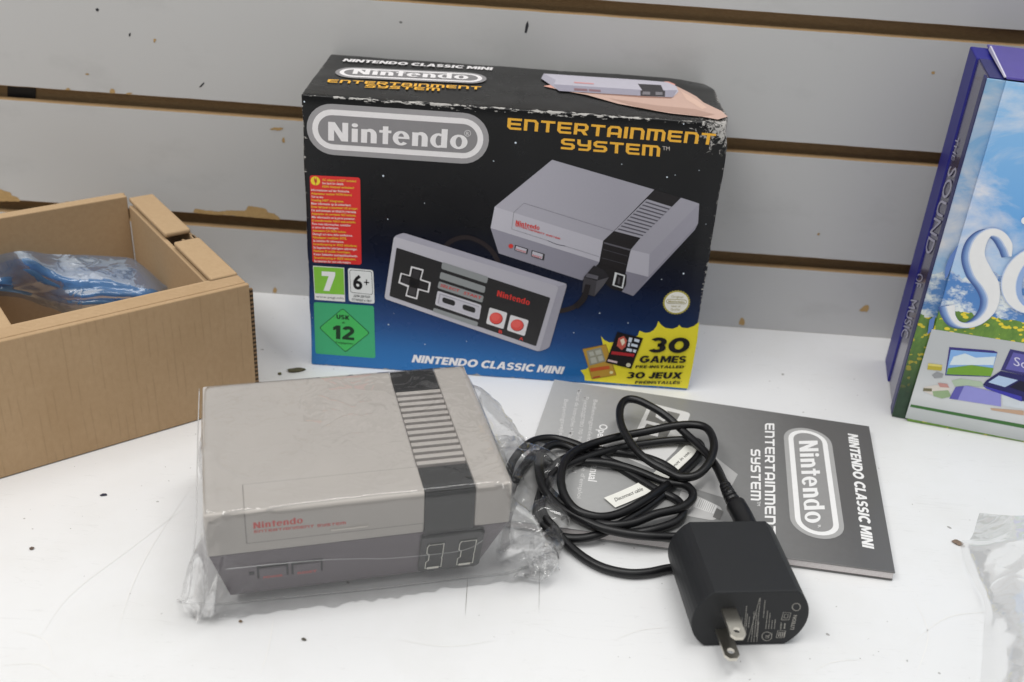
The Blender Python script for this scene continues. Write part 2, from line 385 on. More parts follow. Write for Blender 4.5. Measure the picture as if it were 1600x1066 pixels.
# ---- slatted wall
WD, WYAW, Z2, PITCH, GOP = .6325, -.0073, .1266, .0762, .0088
t = NT('grey_laminate'); v = t.co()
base = t.mix(t.noise(v, 4, 4), (.53, .528, .524), (.57, .567, .56))
base = t.mix(t.ramp(t.noise(t.mp(v, (1, 1, 2)), 16, 6, .65), [(.55, 0.), (.8, .25)]), base, (.30, .30, .29))
for sc_, th, am, c in ((95, .80, .75, (.05, .05, .05)), (60, .825, .8, (.42, .25, .08))):
    sp = t.math('MULTIPLY', t.math('GREATER_THAN', t.noise(v, sc_, 1, .4), th), t.math('GREATER_THAN', t.noise(v, 9, 2), .49))
    base = t.mix(t.math('MULTIPLY', sp, am), base, c)
WALL = t.pbr(base, .42, t.bump(t.noise(v, 350, 3), .05, .0006), spec=.4)
t = NT('raw_particleboard'); v = t.co(); n = t.noise(t.mp(v, (1, 1, 2.5)), 260, 5, .7)
MDF = t.pbr(t.mix(n, (.24, .145, .065), (.42, .28, .14)), .85, t.bump(n, .5, .0008))
t = NT('chipped_edge'); v = t.co(); n = t.noise(v, 320, 5, .7)
CHIP = t.pbr(t.mix(n, (.36, .22, .085), (.58, .39, .17)), .85, t.bump(n, .6, .0008))
wall = bpy.data.objects.new('wall', None); COL.objects.link(wall); wall.location = (0, WD, 0); wall.rotation_euler = (0, 0, WYAW); prop(wall, kind='structure')
def slat(z0, z1):
    b = Builder(); n = 240; xs = np.linspace(-1, 1, n + 1)
    # front face with slightly ragged machined edges, returns of bare board above and below
    def jag(x, s): return .00022 * (mnoise.noise(Vector((x * 180, s, 0))) + .6 * mnoise.noise(Vector((x * 600, s, 3))))
    lo = [z0 + (jag(x, z0) if z0 > .001 else 0) for x in xs]; hi = [z1 + jag(x, z1) for x in xs]
    vs = []
    for x, l, h in zip(xs, lo, hi): vs += [(x, .0042, l - .0004), (x, .0006, l - .0003), (x, 0, l + .0002), (x, 0, h - .0002), (x, .0006, h + .0003), (x, .0042, h + .0004)]
    for i in range(n):
        a = i * 6; c = a + 6
        for k in range(5): b.add([], [], WALL)
    b.v = vs; fw = b.mid(WALL); fm = b.mid(MDF)
    for i in range(n):
        a = i * 6; c = a + 6
        for k in range(5):
            b.f.append([a + k, c + k, c + k + 1, a + k + 1]); b.mi.append(fw if k == 2 else fm); b.sm.append(False)
    b.build('slat', wall)
g = GOP / 2
edges = [0, Z2 - PITCH - g, Z2 - PITCH + g, Z2 - g, Z2 + g, Z2 + PITCH - g, Z2 + PITCH + g, .30]
for i in range(4): slat(edges[2 * i], edges[2 * i + 1])
b = Builder(); b.box(-1, 1, .0082, .02, 0, .3, MDF)
for k in (-1, 0, 1):
    zc = Z2 + k * PITCH
    b.box(-1, 1, .0043, .0081, zc + .0125, zc + PITCH - .0125 if k < 1 else .3, MDF)
b.box(-1, 1, .0043, .0081, .0, Z2 - PITCH - .0125, MDF)
b.build('groove_backing', wall)
WF = Face(wall, (0, 0, 0), (1, 0, 0), (0, 0, 1), .00015)
def chip(cv, pts):
    p = Print(WF, cv); P = [p.q(x) for x in pts]; P = crom(P + [P[0]], 7)[:-1]
    P = P + (np.random.rand(*P.shape) - .5) * .00055
    p.raw(P, [list(range(len(P)))], CHIP); return p
pb = Print(WF)
w5 = crop(280, 280, 5.92); w4 = crop(0, 240, 7.27); w1 = crop(0, 0, 3.331); w6 = crop(1100, 180, 2.05); w7 = crop(740, 0, 1.86)
for cv, pts in ((w5, [(130, 306), (150, 275), (200, 280), (260, 290), (380, 298), (460, 288), (560, 292), (610, 290), (640, 250), (700, 255), (800, 275), (830, 310), (890, 325), (930, 374), (780, 362), (500, 338), (250, 322)]),
                (w4, [(-60, 400), (0, 405), (60, 425), (120, 445), (140, 475), (190, 495), (225, 525), (225, 546), (100, 540), (-60, 530)]),
                (w4, [(670, 570), (760, 550), (900, 540), (1040, 540), (1060, 560), (900, 592), (810, 592), (700, 582)]),
                (w1, [(1400, 674), (1430, 664), (1475, 668), (1450, 679)]), (w1, [(1468, 722), (1480, 714), (1482, 742), (1470, 740)]), (w5, [(868, 1020), (885, 1003), (902, 1020), (896, 1052), (870, 1045)]),
                (w6, [(496, 627), (512, 611), (528, 611), (523, 629)]), (w6, [(111, 669), (118, 649), (129, 655), (127, 673)]), (w1, [(568, 478), (580, 463), (592, 465), (600, 482), (585, 486)]), (w1, [(655, 488), (672, 482), (690, 486), (670, 492)]),
                (w1, [(340, 466), (352, 458), (368, 464), (355, 471)]), (w1, [(798, 215), (802, 203), (812, 205), (806, 222)]), (w1, [(443, 387), (452, 382), (465, 386), (452, 391)]), (w7, [(1330, 210), (1337, 207), (1341, 213), (1334, 216)]), (w6, [(362, 382), (367, 377), (371, 381), (367, 386)])):
    q = chip(cv, pts); pb.b.add(q.b.v, q.b.f, CHIP)
DK = ink('2a2a2e', .8, .6)
for cv, pts in ((w1, [(497, 47), (508, 42), (516, 50), (510, 60), (500, 57)]), (w1, [(670, 178), (680, 170), (680, 185), (672, 192)]), (w1, [(1035, 455), (1050, 438), (1062, 428), (1064, 434), (1048, 452)]), (w7, [(148, 95), (152, 70), (158, 60), (160, 75), (154, 96)])):
    q = Print(WF, cv); P = [q.q(x) for x in pts]; q.raw(P, [list(range(len(P)))], DK); pb.b.add(q.b.v, q.b.f, DK)
pb.build('chipped_patch', wall)
# dark tape stuck in the groove, loose cord end in the lower groove
GB = Face(wall, (0, .0080, 0), (1, 0, 0), (0, 0, 1), .0004)
p = Print(GB, w1); p.poly([(40, 440), (188, 450), (186, 540), (70, 530), (40, 500)], ink('1f1c1a', .6, .5)); p.build('tape_scrap', wall)

# ================================================================== RETAIL BOX
rb = thing('retail_box', (-.12, .5445, 0), .0012, 'worn black and blue cardboard box standing against the slatted wall with ENTERTAINMENT SYSTEM in yellow', 'box')
BW, BH, BD = .2277, .166, .0846
t = NT('box_print'); v = t.co(); X, Y, Z = t.sep(v)
grad = t.ramp(t.math('DIVIDE', t.math('ADD', Z, t.math('MULTIPLY', X, .06)), BH), [(0, ob('2a70b0')), (.11, ob('24629f')), (.22, ob('1b4076')), (.34, ob('13264a')), (.48, ob('0e1428', .95)), (.62, (.006, .0065, .009)), (1, (.0055, .0055, .006))])
topm = t.math('GREATER_THAN', Z, BH - .0004)
base = t.mix(topm, grad, (.012, .012, .012))
def dedge(a, L): return t.math('MINIMUM', t.math('MAXIMUM', a, 0.), t.math('MAXIMUM', t.math('SUBTRACT', L, a), 0.))
dx, dy, dz = dedge(X, BW), dedge(Y, BD), dedge(Z, BH)
mn, mx = t.math('MINIMUM', dx, dz), t.math('MAXIMUM', dx, dz)
e2 = t.math('MAXIMUM', mn, t.math('MINIMUM', mx, dy))          # second smallest = distance to the nearest edge
scuff = t.noise(t.mp(v, (.3, 1, 1)), 620, 4, .7); long_ = t.noise(v, 16, 3)
thr = t.math('ADD', t.math('MULTIPLY', e2, 75), t.math('MULTIPLY_ADD', long_, -.60, .835))
wear = t.math('GREATER_THAN', scuff, thr)
# crushed corner
cx = t.math('SUBTRACT', X, BW); cz = t.math('SUBTRACT', Z, BH)
dc = t.math('SQRT', t.math('ADD', t.math('MULTIPLY', t.math('MULTIPLY', Y, Y), .5), t.math('ADD', t.math('MULTIPLY', cx, cx), t.math('MULTIPLY', cz, cz))))
w2 = t.math('GREATER_THAN', t.noise(v, 260, 5, .75, 1.2), t.math('MULTIPLY_ADD', dc, 12, .40))
wear = t.math('MAXIMUM', wear, w2)
base = t.mix(wear, base, t.mix(t.noise(v, 300, 3), (.22, .21, .20), (.62, .60, .57)))
BOXM = t.pbr(base, t.mix(wear, t.ramp(t.noise(v, 40, 3), [(.3, .24), (.7, .33)]), (.8, .8, .8)), t.bump(t.math('ADD', t.noise(v, 22, 3), t.math('MULTIPLY', wear, .15)), .18, .0012), spec=.28)
bm = bmesh.new(); bmesh.ops.create_cube(bm, size=1)
for q in bm.verts: q.co = Vector(((q.co.x + .5) * BW, (q.co.y + .5) * BD, (q.co.z + .5) * BH))
bmesh.ops.bevel(bm, geom=bm.edges[:], offset=.0011, segments=3, profile=.5, affect='EDGES')
long_e = [e for e in bm.edges if e.calc_length() > .05]
bmesh.ops.subdivide_edges(bm, edges=long_e, cuts=28, use_grid_fill=True)
for q in bm.verts:
    near = min(abs(q.co.x), abs(q.co.x - BW)) < .004 and q.co.y < .004 or min(abs(q.co.z), abs(q.co.z - BH)) < .0012
    d = (q.co - Vector((BW, 0, BH))).length
    if d < .014: q.co += Vector((-.0028, .0016, -.0022)) * (1 - d / .014) ** 1.3
    d = (q.co - Vector((BW, BD, BH))).length
    if d < .02: q.co += Vector((-.003, -.001, -.002)) * (1 - d / .02)
    if q.co.y > .002 or near:
        n3 = mnoise.noise_vector(q.co * 55); q.co += Vector((n3.x * .0005, max(0, n3.y) * .0005, n3.z * .00035 * (1 if q.co.z > .1 else .2)))
bm.normal_update()
cartb = Builder(); cartb.bm(bm, BOXM, True)
FR = Face(rb, (0, 0, 0), (1, 0, 0), (0, 0, 1)); TP = Face(rb, (0, 0, BH), (1, 0, 0), (0, 1, 0), .0006)
c3 = crop(450, 70, 4.1); c4 = crop(780, 70, 4.1); c5 = crop(460, 260, 3.133); c6 = crop(590, 340, 4.1); c7 = crop(740, 230, 3.949); c8 = crop(880, 440, 5.92)
WH = ink('dedbdc'); G1 = ink('949294'); G2 = ink('828082'); YE = ink('dda636'); BK = ink('17171a', .8); RED = ink('c73a35'); SILV = ink('b9b7c2')
# maker's plate
p = Print(FR, c3); p.pill((120, 533), (1287, 612), (700, 412), (700, 738), (0, .105, .215), (G1, WH, G2)); pl = p.build('logo_plate', rb)
p = Print(FR, c3); p.put(WORD, (258, 612), (1148, 669), (258, 492), WH, 4); p.text('R', (1143, 577), (1160, 578), (1143, 556), WH, 4)
p.stroke([(1132 + 19 + 19 * math.cos(a), 566 + 19 * math.sin(a)) for a in np.linspace(0, 6.3, 14)], .00025, WH, 4, 2); p.build('logo_lettering', pl)
p = Print(FR, c4); p.put(tech('EnTERTAInmEnT'), (50, 541), (1378, 643), (55, 468), YE); p.put(tech('SYSTEm'), (395, 668), (1028, 717), (397, 598), YE); p.text('TM', (1046, 674), (1092, 678), (1046, 650), ink('b9b0a8')); p.build('title_lettering', rb)
p = Print(TP, c3); p.pill((303, 180), (1272, 224), (790, 165), (785, 234), (0, .11, .22), (G2, WH, ink('757375'))); pl = p.build('logo_plate', rb)
p = Print(TP, c3); p.put(WORD, (412, 196), (1155, 232), (425, 164), WH, 4); p.build('logo_lettering', pl)
p = Print(TP, c3); p.put(tech('EnTERTAInmEnT'), (248, 247), (1235, 294), (260, 228), YE); p.put(tech('SYSTEm'), (490, 280), (970, 303), (500, 262), YE); p.put(heavy('NINTENDO CLASSIC MINI'), (348, 112), (1305, 169), (352, 95), WH, 0, 0.2); p.build('title_lettering', rb)
p = Print(FR, c6); p.put(heavy('NINTENDO CLASSIC MINI'), (218, 926), (1182, 1003), (222, 878), WH, 0, 0.2); p.build('name_lettering', rb)
# stars
p = Print(FR); ST = ink('c9d4ea')
for cv, pts in ((c3, [(610, 840, 2), (1318, 745, 1.1), (875, 1015, 1), (105, 365, 1.6)]), (c4, [(105, 628, 2), (785, 765, 1), (1075, 848, 1.6), (1127, 835, .9), (1182, 508, 1.2), (1280, 805, .8)]), (c7, [(123, 85, 1.2), (913, 105, 1), (1433, 475, .9), (1295, 780, 1.9), (1160, 815, 1), (778, 1025, 1.5)]),
                (c6, [(70, 685, 1.7), (303, 812, 1.2), (570, 792, 1), (65, 10, 1.2), (1257, 738, 1.2)]), (c5, [(457, 260, 1), (487, 720, .8), (462, 775, 1.3)]), (c8, [(337, 293, 1.6), (600, 383, 1.2), (97, 472, 1.1)])):
    for x, y, r in pts: p.disc(cv(x, y), .00028 * r, ST, 0, 8)
cartb.add(p.b.v, p.b.f, ST); carton = cartb.build('carton', rb)
# ---- printed picture of the console
p = Print(FR, c7); 
def photo_ink(name, h0, h1, x0, x1, tz=0.):
    t = NT(name); v = t.co(); X_, Y_, Z_ = t.sep(v)
    f = t.math('ADD', t.math('DIVIDE', t.math('SUBTRACT', t.math('ADD', X_, t.math('MULTIPLY', Z_, tz)), x0), x1 - x0), t.math('MULTIPLY_ADD', t.noise(v, 900, 2), .16, -.08))
    return t.pbr(t.ramp(f, [(0, ob(h0)), (1, ob(h1))]), .33, spec=.3)
L1, L2, L3, L4 = photo_ink('print_grey_top', 'b3b1bb', '95939d', .10, .215, .35), photo_ink('print_grey_front', 'b9b7c0', 'a3a1ab', .095, .21), photo_ink('print_grey_lower', '918f9b', '777581', .095, .2), photo_ink('print_grey_side', '6f6d7e', '85838f', .17, .21); K1, K2 = ink('1b181a', .8), ink('2c2a2c', .8)
p.poly([(485, 78), (1115, 262), (865, 517), (800, 577), (130, 368)], L1); p.poly([(130, 368), (800, 577), (775, 708), (105, 498)], L2)
p.poly([(105, 498), (775, 708), (755, 745), (670, 822), (155, 655)], L3)
p.poly([(1115, 262), (1280, 312), (1222, 368), (1068, 320)], K1); p.poly([(1068, 320), (1222, 368), (1030, 560), (868, 517)], L1)
for k in range(10):
    a = .06 + k * .094; q = lambda s_, t_: ((1068 + (868 - 1068) * t_) * (1 - s_) + (1222 + (1030 - 1222) * t_) * s_, (320 + (517 - 320) * t_) * (1 - s_) + (368 + (560 - 368) * t_) * s_)
    p.poly([q(.05, a), q(1, a), q(1, a + .032), q(.05, a + .032)], ink('4c4a52'), 1)
p.poly([(868, 517), (1030, 560), (970, 632), (935, 775), (775, 740), (800, 577)], K1)
p.poly([(806, 585), (972, 630), (970, 640), (804, 594)], ink('55535a'), 1); p.poly([(798, 628), (958, 672), (957, 676), (797, 632)], ink('3c3a40'), 1); p.poly([(790, 680), (945, 722), (944, 726), (789, 684)], ink('3c3a40'), 1)
p.poly([(1280, 312), (1392, 348), (1085, 660), (970, 632), (1030, 560)], L1); p.poly([(970, 632), (1085, 660), (1078, 800), (940, 765)], L2)
p.poly([(1392, 348), (1385, 470), (1078, 800), (1085, 660)], ink('8f8d98')); p.poly([(1385, 470), (1365, 510), (985, 918), (1078, 800)], L4); p.poly([(940, 765), (1078, 800), (985, 918), (915, 892)], L3)
ln = ink('6d6b75')
for a in ([(870, 520), (310, 345), (248, 402), (235, 505)], [(235, 505), (460, 577)], [(560, 608), (775, 676)]): p.stroke(a, .0002, ln, 1, 1)
p.stroke([(460, 577), (510, 598), (565, 610)], .0004, ink('55535c'), 1, 3)
p.rpoly([(760, 722), (850, 742), (945, 785), (940, 850), (915, 890), (850, 872), (800, 830), (740, 790)], K1, 2, .001)
p.poly([(872, 770), (936, 790), (921, 872), (856, 851)], ink('c4c6c8'), 3); p.poly([(885, 782), (926, 795), (913, 862), (868, 848)], K1, 4); p.poly([(893, 800), (905, 804), (900, 845), (888, 842)], ink('4a484c'), 5)
p.rpoly([(255, 602), (337, 627), (331, 660), (252, 636)], K2, 2, .0004); p.poly([(262, 608), (328, 629), (323, 655), (257, 634)], L2, 3); p.rpoly([(358, 634), (440, 659), (433, 698), (354, 672)], K2, 2, .0004); p.poly([(364, 640), (428, 660), (423, 690), (358, 670)], L2, 3)
p.disc((230, 610), .0014, RED, 2, 10)
p.put(WORD, (258, 478), (405, 512), (262, 450), RED, 2); p.put(tech('EnTERTAInmEnT SYSTEm'), (258, 487), (533, 570), (260, 477), RED, 2); p.text('POWER', (262, 634), (322, 652), (264, 624), RED, 5); p.text('RESET', (362, 670), (420, 688), (364, 660), RED, 5)
p.stroke([(700, 880), (665, 945), (610, 990), (530, 1012)], .0030, ink('2a2424', .8), 1)
p.poly([(742, 728), (800, 752), (835, 800), (800, 850), (745, 920), (668, 895), (680, 800)], ink('242226', .8), 6); p.poly([(680, 800), (760, 822), (742, 918), (668, 893)], ink('3a383c', .8), 7); p.poly([(760, 822), (835, 800), (800, 852), (744, 918)], ink('4b494e', .8), 7); p.poly([(700, 775), (770, 792), (765, 815), (690, 798)], ink('55535a', .8), 8)
p.stroke([(706, 845), (680, 930), (630, 985)], .0032, ink('201c1e', .8), 9)
p.build('printed_console', rb)
# ---- printed picture of the controller
p = Print(FR, c6); CB = photo_ink('print_grey_pad', 'bab8c0', 'a9a7b0', .04, .14); KF = ink('2b2a2b', .8); GB_ = ink('8b8e8f')
p.stroke([(425, 198), (470, 150), (560, 125), (650, 150), (730, 210), (775, 285)], .0028, ink('262022', .8), 3)
p.rpoly([(105, 118), (165, 95), (1215, 425), (1100, 832), (1035, 858), (44, 518)], ink('96949f'), 4, .002)
p.rpoly([(105, 118), (1160, 440), (1035, 858), (44, 518)], CB, 5, .0018); p.poly([(165, 97), (1212, 424), (1160, 440), (110, 120)], ink('a3a1ad'), 5)
p.rpoly([(122, 190), (1107, 512), (1015, 822), (76, 500)], KF, 6, .0008)
for a in ([(415, 282), (710, 378), (700, 420), (408, 325)], [(405, 345), (692, 440), (684, 482), (396, 388)], [(394, 405), (680, 500), (671, 543), (384, 448)], [(361, 575), (645, 668), (637, 697), (352, 598)]): p.rpoly(a, GB_, 7, .0010)
p.rpoly([(385, 466), (666, 558), (650, 652), (368, 556)], ink('c3c1c8'), 7, .0012); p.poly([(398, 482), (652, 566), (640, 634), (384, 546)], ink('a09ea8'), 8); p.poly([(404, 490), (655, 572), (640, 636), (392, 548)], ink('bcbac2'), 9)
for x, y in ((457, 535), (587, 580)): p.rpoly([(x - 40, y - 30), (x + 42, y - 4), (x + 38, y + 30), (x - 44, y + 3)], KF, 10, .003)
p.rpoly([(215, 308), (297, 330), (280, 392), (342, 412), (330, 480), (266, 462), (255, 523), (178, 500), (193, 442), (133, 417), (148, 350), (203, 367)], ink('d4d2d4'), 7, .0006)
p.rpoly([(222, 320), (286, 338), (270, 398), (330, 418), (321, 468), (257, 450), (247, 510), (188, 492), (204, 432), (145, 410), (156, 360), (212, 376)], ink('1c1b1c', .8), 8, .0005)
p.poly([(228, 330), (276, 344), (262, 395), (216, 380)], ink('343234', .8), 9); p.poly([(162, 370), (210, 386), (200, 425), (154, 408)], ink('343234', .8), 9); p.poly([(272, 405), (322, 422), (316, 458), (262, 442)], ink('2a282a', .8), 9); p.poly([(208, 440), (250, 452), (242, 500), (196, 486)], ink('3e3c3e', .8), 9); p.disc((228, 418), .0014, BK, 10, 12)
for a, c in (([(718, 573), (832, 608), (806, 712), (695, 676)], (760, 644)), ([(852, 620), (968, 656), (942, 757), (828, 719)], (895, 688))):
    p.rpoly(a, ink('d3d1d3'), 7, .0010); p.disc(c, .0039, ink('8e2b28'), 8); p.disc((c[0] - 2, c[1] - 3), .0037, ink('d6504a'), 9); p.disc((c[0] - 6, c[1] - 10), .0026, ink('dd5f58'), 10)
p.text('SELECT', (402, 438), (522, 475), (408, 422), RED, 8, .01); p.text('START', (550, 487), (662, 522), (556, 470), RED, 8, .01)
p.put(WORD, (764, 500), (972, 560), (770, 463), RED, 8); p.text('B', (775, 737), (797, 742), (778, 715), RED, 8, .03); p.text('A', (905, 780), (932, 786), (910, 760), RED, 8, .03)
p.build('printed_controller', rb)
# ---- adaptor warning
p = Print(FR, c5); p.rpoly([(75, 43), (322, 55), (329, 482), (89, 470)], ink('cf302f'), 0, .0016); p.disc((103, 71), .0026, ink('e8c832'), 1, 20)
p.poly([(96, 62), (110, 63), (111, 76), (105, 83), (99, 76)], ink('b5452c'), 2); p.poly([(97, 54), (99.5, 54), (99.5, 62), (97, 62)], ink('b5452c'), 2); p.poly([(106, 54), (108.5, 54), (108.5, 62), (106, 62)], ink('b5452c'), 2); p.poly([(102.5, 82), (105.5, 82), (106, 91), (103, 91)], ink('b5452c'), 2)
lb = p.build('warning_label', rb)
p = Print(FR, c5); YL = ink('ecc23a'); WL = ink('f0d6d4')
lines = ['AC adaptor is NOT included.', 'See back for details.', 'KEIN Netzteil enthalten!', 'Informationen auf der Rückseite.', 'Adaptateur secteur NON fourni.', 'Voir au dos.', 'Voeding NIET inbegrepen.', 'Meer informatie op de achterkant.', 'Блок питания в комплект НЕ входит.', 'См. информацию на обороте упаковки.', 'Adaptador de corriente NO incluido.', 'Más información en la parte posterior.', 'O transformador NÃO está incluído.', 'Para mais informações, consultar', 'o verso da embalagem.', 'Adattatore CA NON incluso.', 'Dettagli sul retro della confezione.', 'Nätadapter medföljer INTE.', 'Se baksidan för information.', 'Strømforsyning er IKKE inkluderet.', 'Se bagsiden for yderligere oplysninger.', 'Pakkaus EI sisällä muuntajaa.', 'Katso lisätiedot tuotepakkauksesta.', 'Strømforsyning er IKKE inkludert.', 'Se baksiden for mer informasjon.']
wds = [168, 105, 155, 188, 200, 60, 160, 195, 228, 220, 218, 212, 215, 190, 130, 165, 195, 165, 150, 215, 215, 180, 215, 205, 180]
whites = {1, 3, 5, 7, 9, 11, 13, 14, 16, 18, 20, 22, 24}
for i, (s, wd) in enumerate(zip(lines, wds)):
    y = 70 + i * 16.55; x = (137 if i < 3 else 83) + (i > 8) * (i - 8) * .9; tilt = .045
    p.text(s, (x, y), (x + wd, y + wd * tilt), (x + .2, y - 11), WL if i in whites else YL, 3, .012)
p.build('warning_lettering', lb)
# ---- age ratings
p = Print(FR, c5); p.poly([(91, 486), (244, 496), (248, 663), (100, 652)], ink('dcdcda'), 0); p.poly([(94, 490), (241, 499), (245, 628), (101, 621)], ink('7cb93e'), 1)
p.poly([(134, 513), (200, 517), (200, 535), (172, 610), (143, 608), (168, 537), (134, 535)], ink('e6e8e2'), 2); p.text('www.pegi.info', (106, 641), (242, 650), (106, 631), ink('6e6e6e'), 2); p.build('age_rating_label', rb)
p = Print(FR, c5); p.rpoly([(262, 497), (386, 508), (393, 673), (267, 661)], ink('d6d8d8'), 0, .0017); p.rpoly([(270, 505), (379, 514), (384, 628), (275, 617)], ink('3a3a3a'), 1, .0013); p.rpoly([(272, 507), (377, 516), (382, 626), (277, 615)], ink('d6d8d8'), 2, .0012)
p.text('6', (288, 600), (334, 604), (286, 530), BK, 3, .03); p.poly([(341, 564), (366, 566), (366, 571), (341, 569)], BK, 3); p.poly([(351, 553), (356, 553), (356, 580), (351, 580)], BK, 4); p.text('ДЛЯ ДЕТЕЙ', (290, 637), (370, 644), (290, 628), BK, 3, .01); p.text('СТАРШЕ 6 ЛЕТ', (282, 655), (378, 664), (282, 646), BK, 3, .01); p.build('age_rating_label', rb)
p = Print(FR, c5); p.rpoly([(95, 664), (389, 683), (397, 939), (103, 916)], ink('3aa06f'), 0, .0016); p.rpoly([(237, 693), (371, 815), (250, 911), (120, 790)], ink('1d5a34'), 1, .0016); p.rpoly([(237, 697), (366, 815), (250, 906), (125, 790)], ink('3fae58'), 2, .0015)
DG = ink('10321c')
p.put(heavy('USK', .1), (206, 745), (270, 751), (206, 724), DG, 3); p.text('ab', (234, 768), (248, 769), (234, 757), DG, 3); p.put(heavy('12', .12), (190, 842), (293, 851), (190, 776), DG, 3); p.text('freigegeben', (202, 864), (286, 872), (202, 854), DG, 3); p.build('age_rating_label', rb)
# ---- starburst
p = Print(FR, c8); YB = ink('d9cc33')
p.poly([(350, 505), (380, 540), (425, 562), (520, 560), (690, 500), (705, 455), (760, 475), (800, 470), (838, 447), (865, 410), (880, 365), (905, 400), (945, 428), (1010, 438), (1055, 422), (1073, 400), (1095, 425), (1150, 432), (1210, 410), (1258, 372), (1238, 550), (1195, 790), (1160, 955), (1150, 990), (900, 968), (600, 950), (200, 915), (195, 870), (160, 820), (215, 808), (380, 640)], YB)
bu = p.build('starburst', rb)
p = Print(FR, c8); GO = ink('b08a38')
p.poly([(178, 622), (395, 578), (492, 864), (265, 903)], ink('8f6f2c'), 2); p.poly([(184, 628), (392, 584), (484, 860), (268, 896)], GO, 3); p.poly([(215, 640), (350, 605), (392, 735), (245, 775)], ink('8c8b7c'), 4)
for a in ([(235, 652), (275, 643), (290, 680), (250, 690)], [(295, 638), (345, 625), (358, 665), (305, 678)], [(250, 705), (298, 694), (315, 745), (262, 758)], [(318, 690), (362, 680), (376, 725), (332, 738)]): p.poly(a, ink('a9a99e'), 5)
p.poly([(245, 800), (425, 775), (432, 805), (255, 832)], ink('b8542c'), 4); p.disc((445, 838), .0011, ink('d6cf9a'), 4, 12); p.poly([(275, 880), (340, 868), (343, 880), (278, 892)], ink('a8452c'), 4)
p.poly([(500, 462), (738, 520), (628, 803), (393, 745)], ink('161214', .8), 6)
for a in ([(610, 512), (640, 520), (628, 560), (600, 550)], [(660, 522), (708, 536), (698, 560), (655, 548)], [(603, 560), (620, 564), (612, 600), (594, 594)], [(632, 568), (690, 582), (684, 605), (626, 592)], [(590, 610), (640, 622), (630, 648), (580, 636)], [(650, 622), (678, 630), (668, 655), (642, 648)]): p.poly(a, ink('c3ccd9'), 7)
p.poly([(510, 520), (560, 500), (590, 540), (575, 600), (540, 630), (495, 590)], ink('b5564a'), 7); p.poly([(525, 535), (560, 520), (572, 560), (545, 590)], ink('dccbb5'), 8)
p.poly([(450, 640), (660, 665), (652, 692), (442, 668)], ink('a3262c'), 7); p.poly([(415, 715), (502, 735), (497, 752), (410, 733)], ink('c9b2b4'), 7); p.disc((602, 768), .0014, ink('c4c0a8'), 7, 14)
p.build('printed_cover', bu)
p = Print(FR, c8); p.put(heavy('30'), (782, 650), (1150, 655), (790, 512), BK, 9, 0.15); p.put(heavy('GAMES'), (698, 745), (1128, 747), (702, 682), BK, 9, 0.18); p.put(heavy('PRE-INSTALLED*'), (664, 795), (1122, 797), (667, 770), BK, 9, 0.18); p.put(heavy('30 JEUX'), (578, 890), (1088, 893), (584, 832), BK, 9, 0.18); p.put(heavy('PRÉINSTALLÉS*'), (660, 940), (1086, 943), (663, 915), BK, 9, 0.18); p.build('starburst_lettering', bu)
# ---- seal
p = Print(FR, c8); p.disc((1048, 193), .0080, ink('a59b4a'), 0, 60, wob=lambda i: 1 if i % 2 else .93); p.disc((1048, 193), .0068, ink('dcdad2'), 1, 32)
se = p.build('quality_seal', rb); SG = ink('9a915c')
p = Print(FR, c8); p.text('Original', (1000, 148), (1108, 152), (1000, 128), SG, 2); p.pill((952, 180), (1142, 188), (1047, 163), (1047, 205), (0, .12), (SG, ink('dcdad2')), 2); p.put(WORD, (972, 192), (1122, 197), (972, 172), SG, 4); p.text('Seal of', (1000, 234), (1085, 237), (1000, 216), SG, 2); p.text('Quality', (995, 263), (1080, 266), (995, 245), SG, 2); p.build('seal_lettering', se)
# ---- hand holding console printed on the lid
p = Print(TP, c4); SK = ink('bb9d90')
p.poly([(283, 272), (345, 263), (400, 300), (905, 330), (1110, 340), (1140, 300), (1055, 245), (1080, 245), (1140, 275), (1195, 302), (1262, 338), (1310, 378), (1425, 432), (1462, 468), (1400, 486), (1300, 468), (1100, 447), (1000, 430), (760, 385), (560, 328), (400, 300)], SK)
p.poly([(700, 350), (1000, 395), (1250, 420), (1380, 455), (1300, 466), (1100, 440), (900, 412)], ink('a5877a'), 1); p.poly([(1160, 300), (1250, 352), (1330, 410), (1300, 420), (1200, 360)], ink('c9aa9a'), 1); p.poly([(1055, 243), (1085, 243), (1130, 262), (1120, 270), (1060, 252)], ink('c98f82'), 1); p.poly([(283, 272), (345, 263), (372, 282), (330, 284)], ink('cf9a8c'), 1)
p.poly([(520, 315), (905, 345), (1100, 352), (1120, 340), (905, 330), (450, 300)], ink('8f6b5e'), 1)
p.poly([(285, 193), (920, 235), (1075, 248), (1132, 272), (1148, 308), (1110, 346), (905, 336), (385, 305), (268, 225)], ink('b0adb8'), 2)
p.poly([(348, 262), (905, 298), (905, 336), (385, 305)], ink('8e8b99'), 3); p.poly([(1035, 300), (1140, 300), (1110, 346), (1060, 344)], ink('8e8b99'), 3); p.poly([(268, 225), (285, 193), (362, 235), (348, 264), (385, 305)], ink('9c99a5'), 3)
p.poly([(888, 260), (1035, 268), (1050, 302), (1062, 306), (1060, 342), (905, 336), (903, 305), (915, 300)], ink('2a272b', .8), 4)
p.poly([(920, 310), (965, 312), (965, 332), (915, 330)], ink('6e6b70'), 5); p.poly([(1000, 312), (1045, 314), (1045, 334), (1000, 333)], ink('6e6b70'), 5)
p.poly([(478, 288), (563, 293), (566, 308), (480, 303)], ink('7b5c62'), 4); p.poly([(572, 294), (648, 299), (650, 313), (575, 308)], ink('7b5c62'), 4); p.poly([(478, 247), (605, 256), (606, 263), (480, 255)], ink('c48a8c'), 4)
p.build('printed_hand', rb)

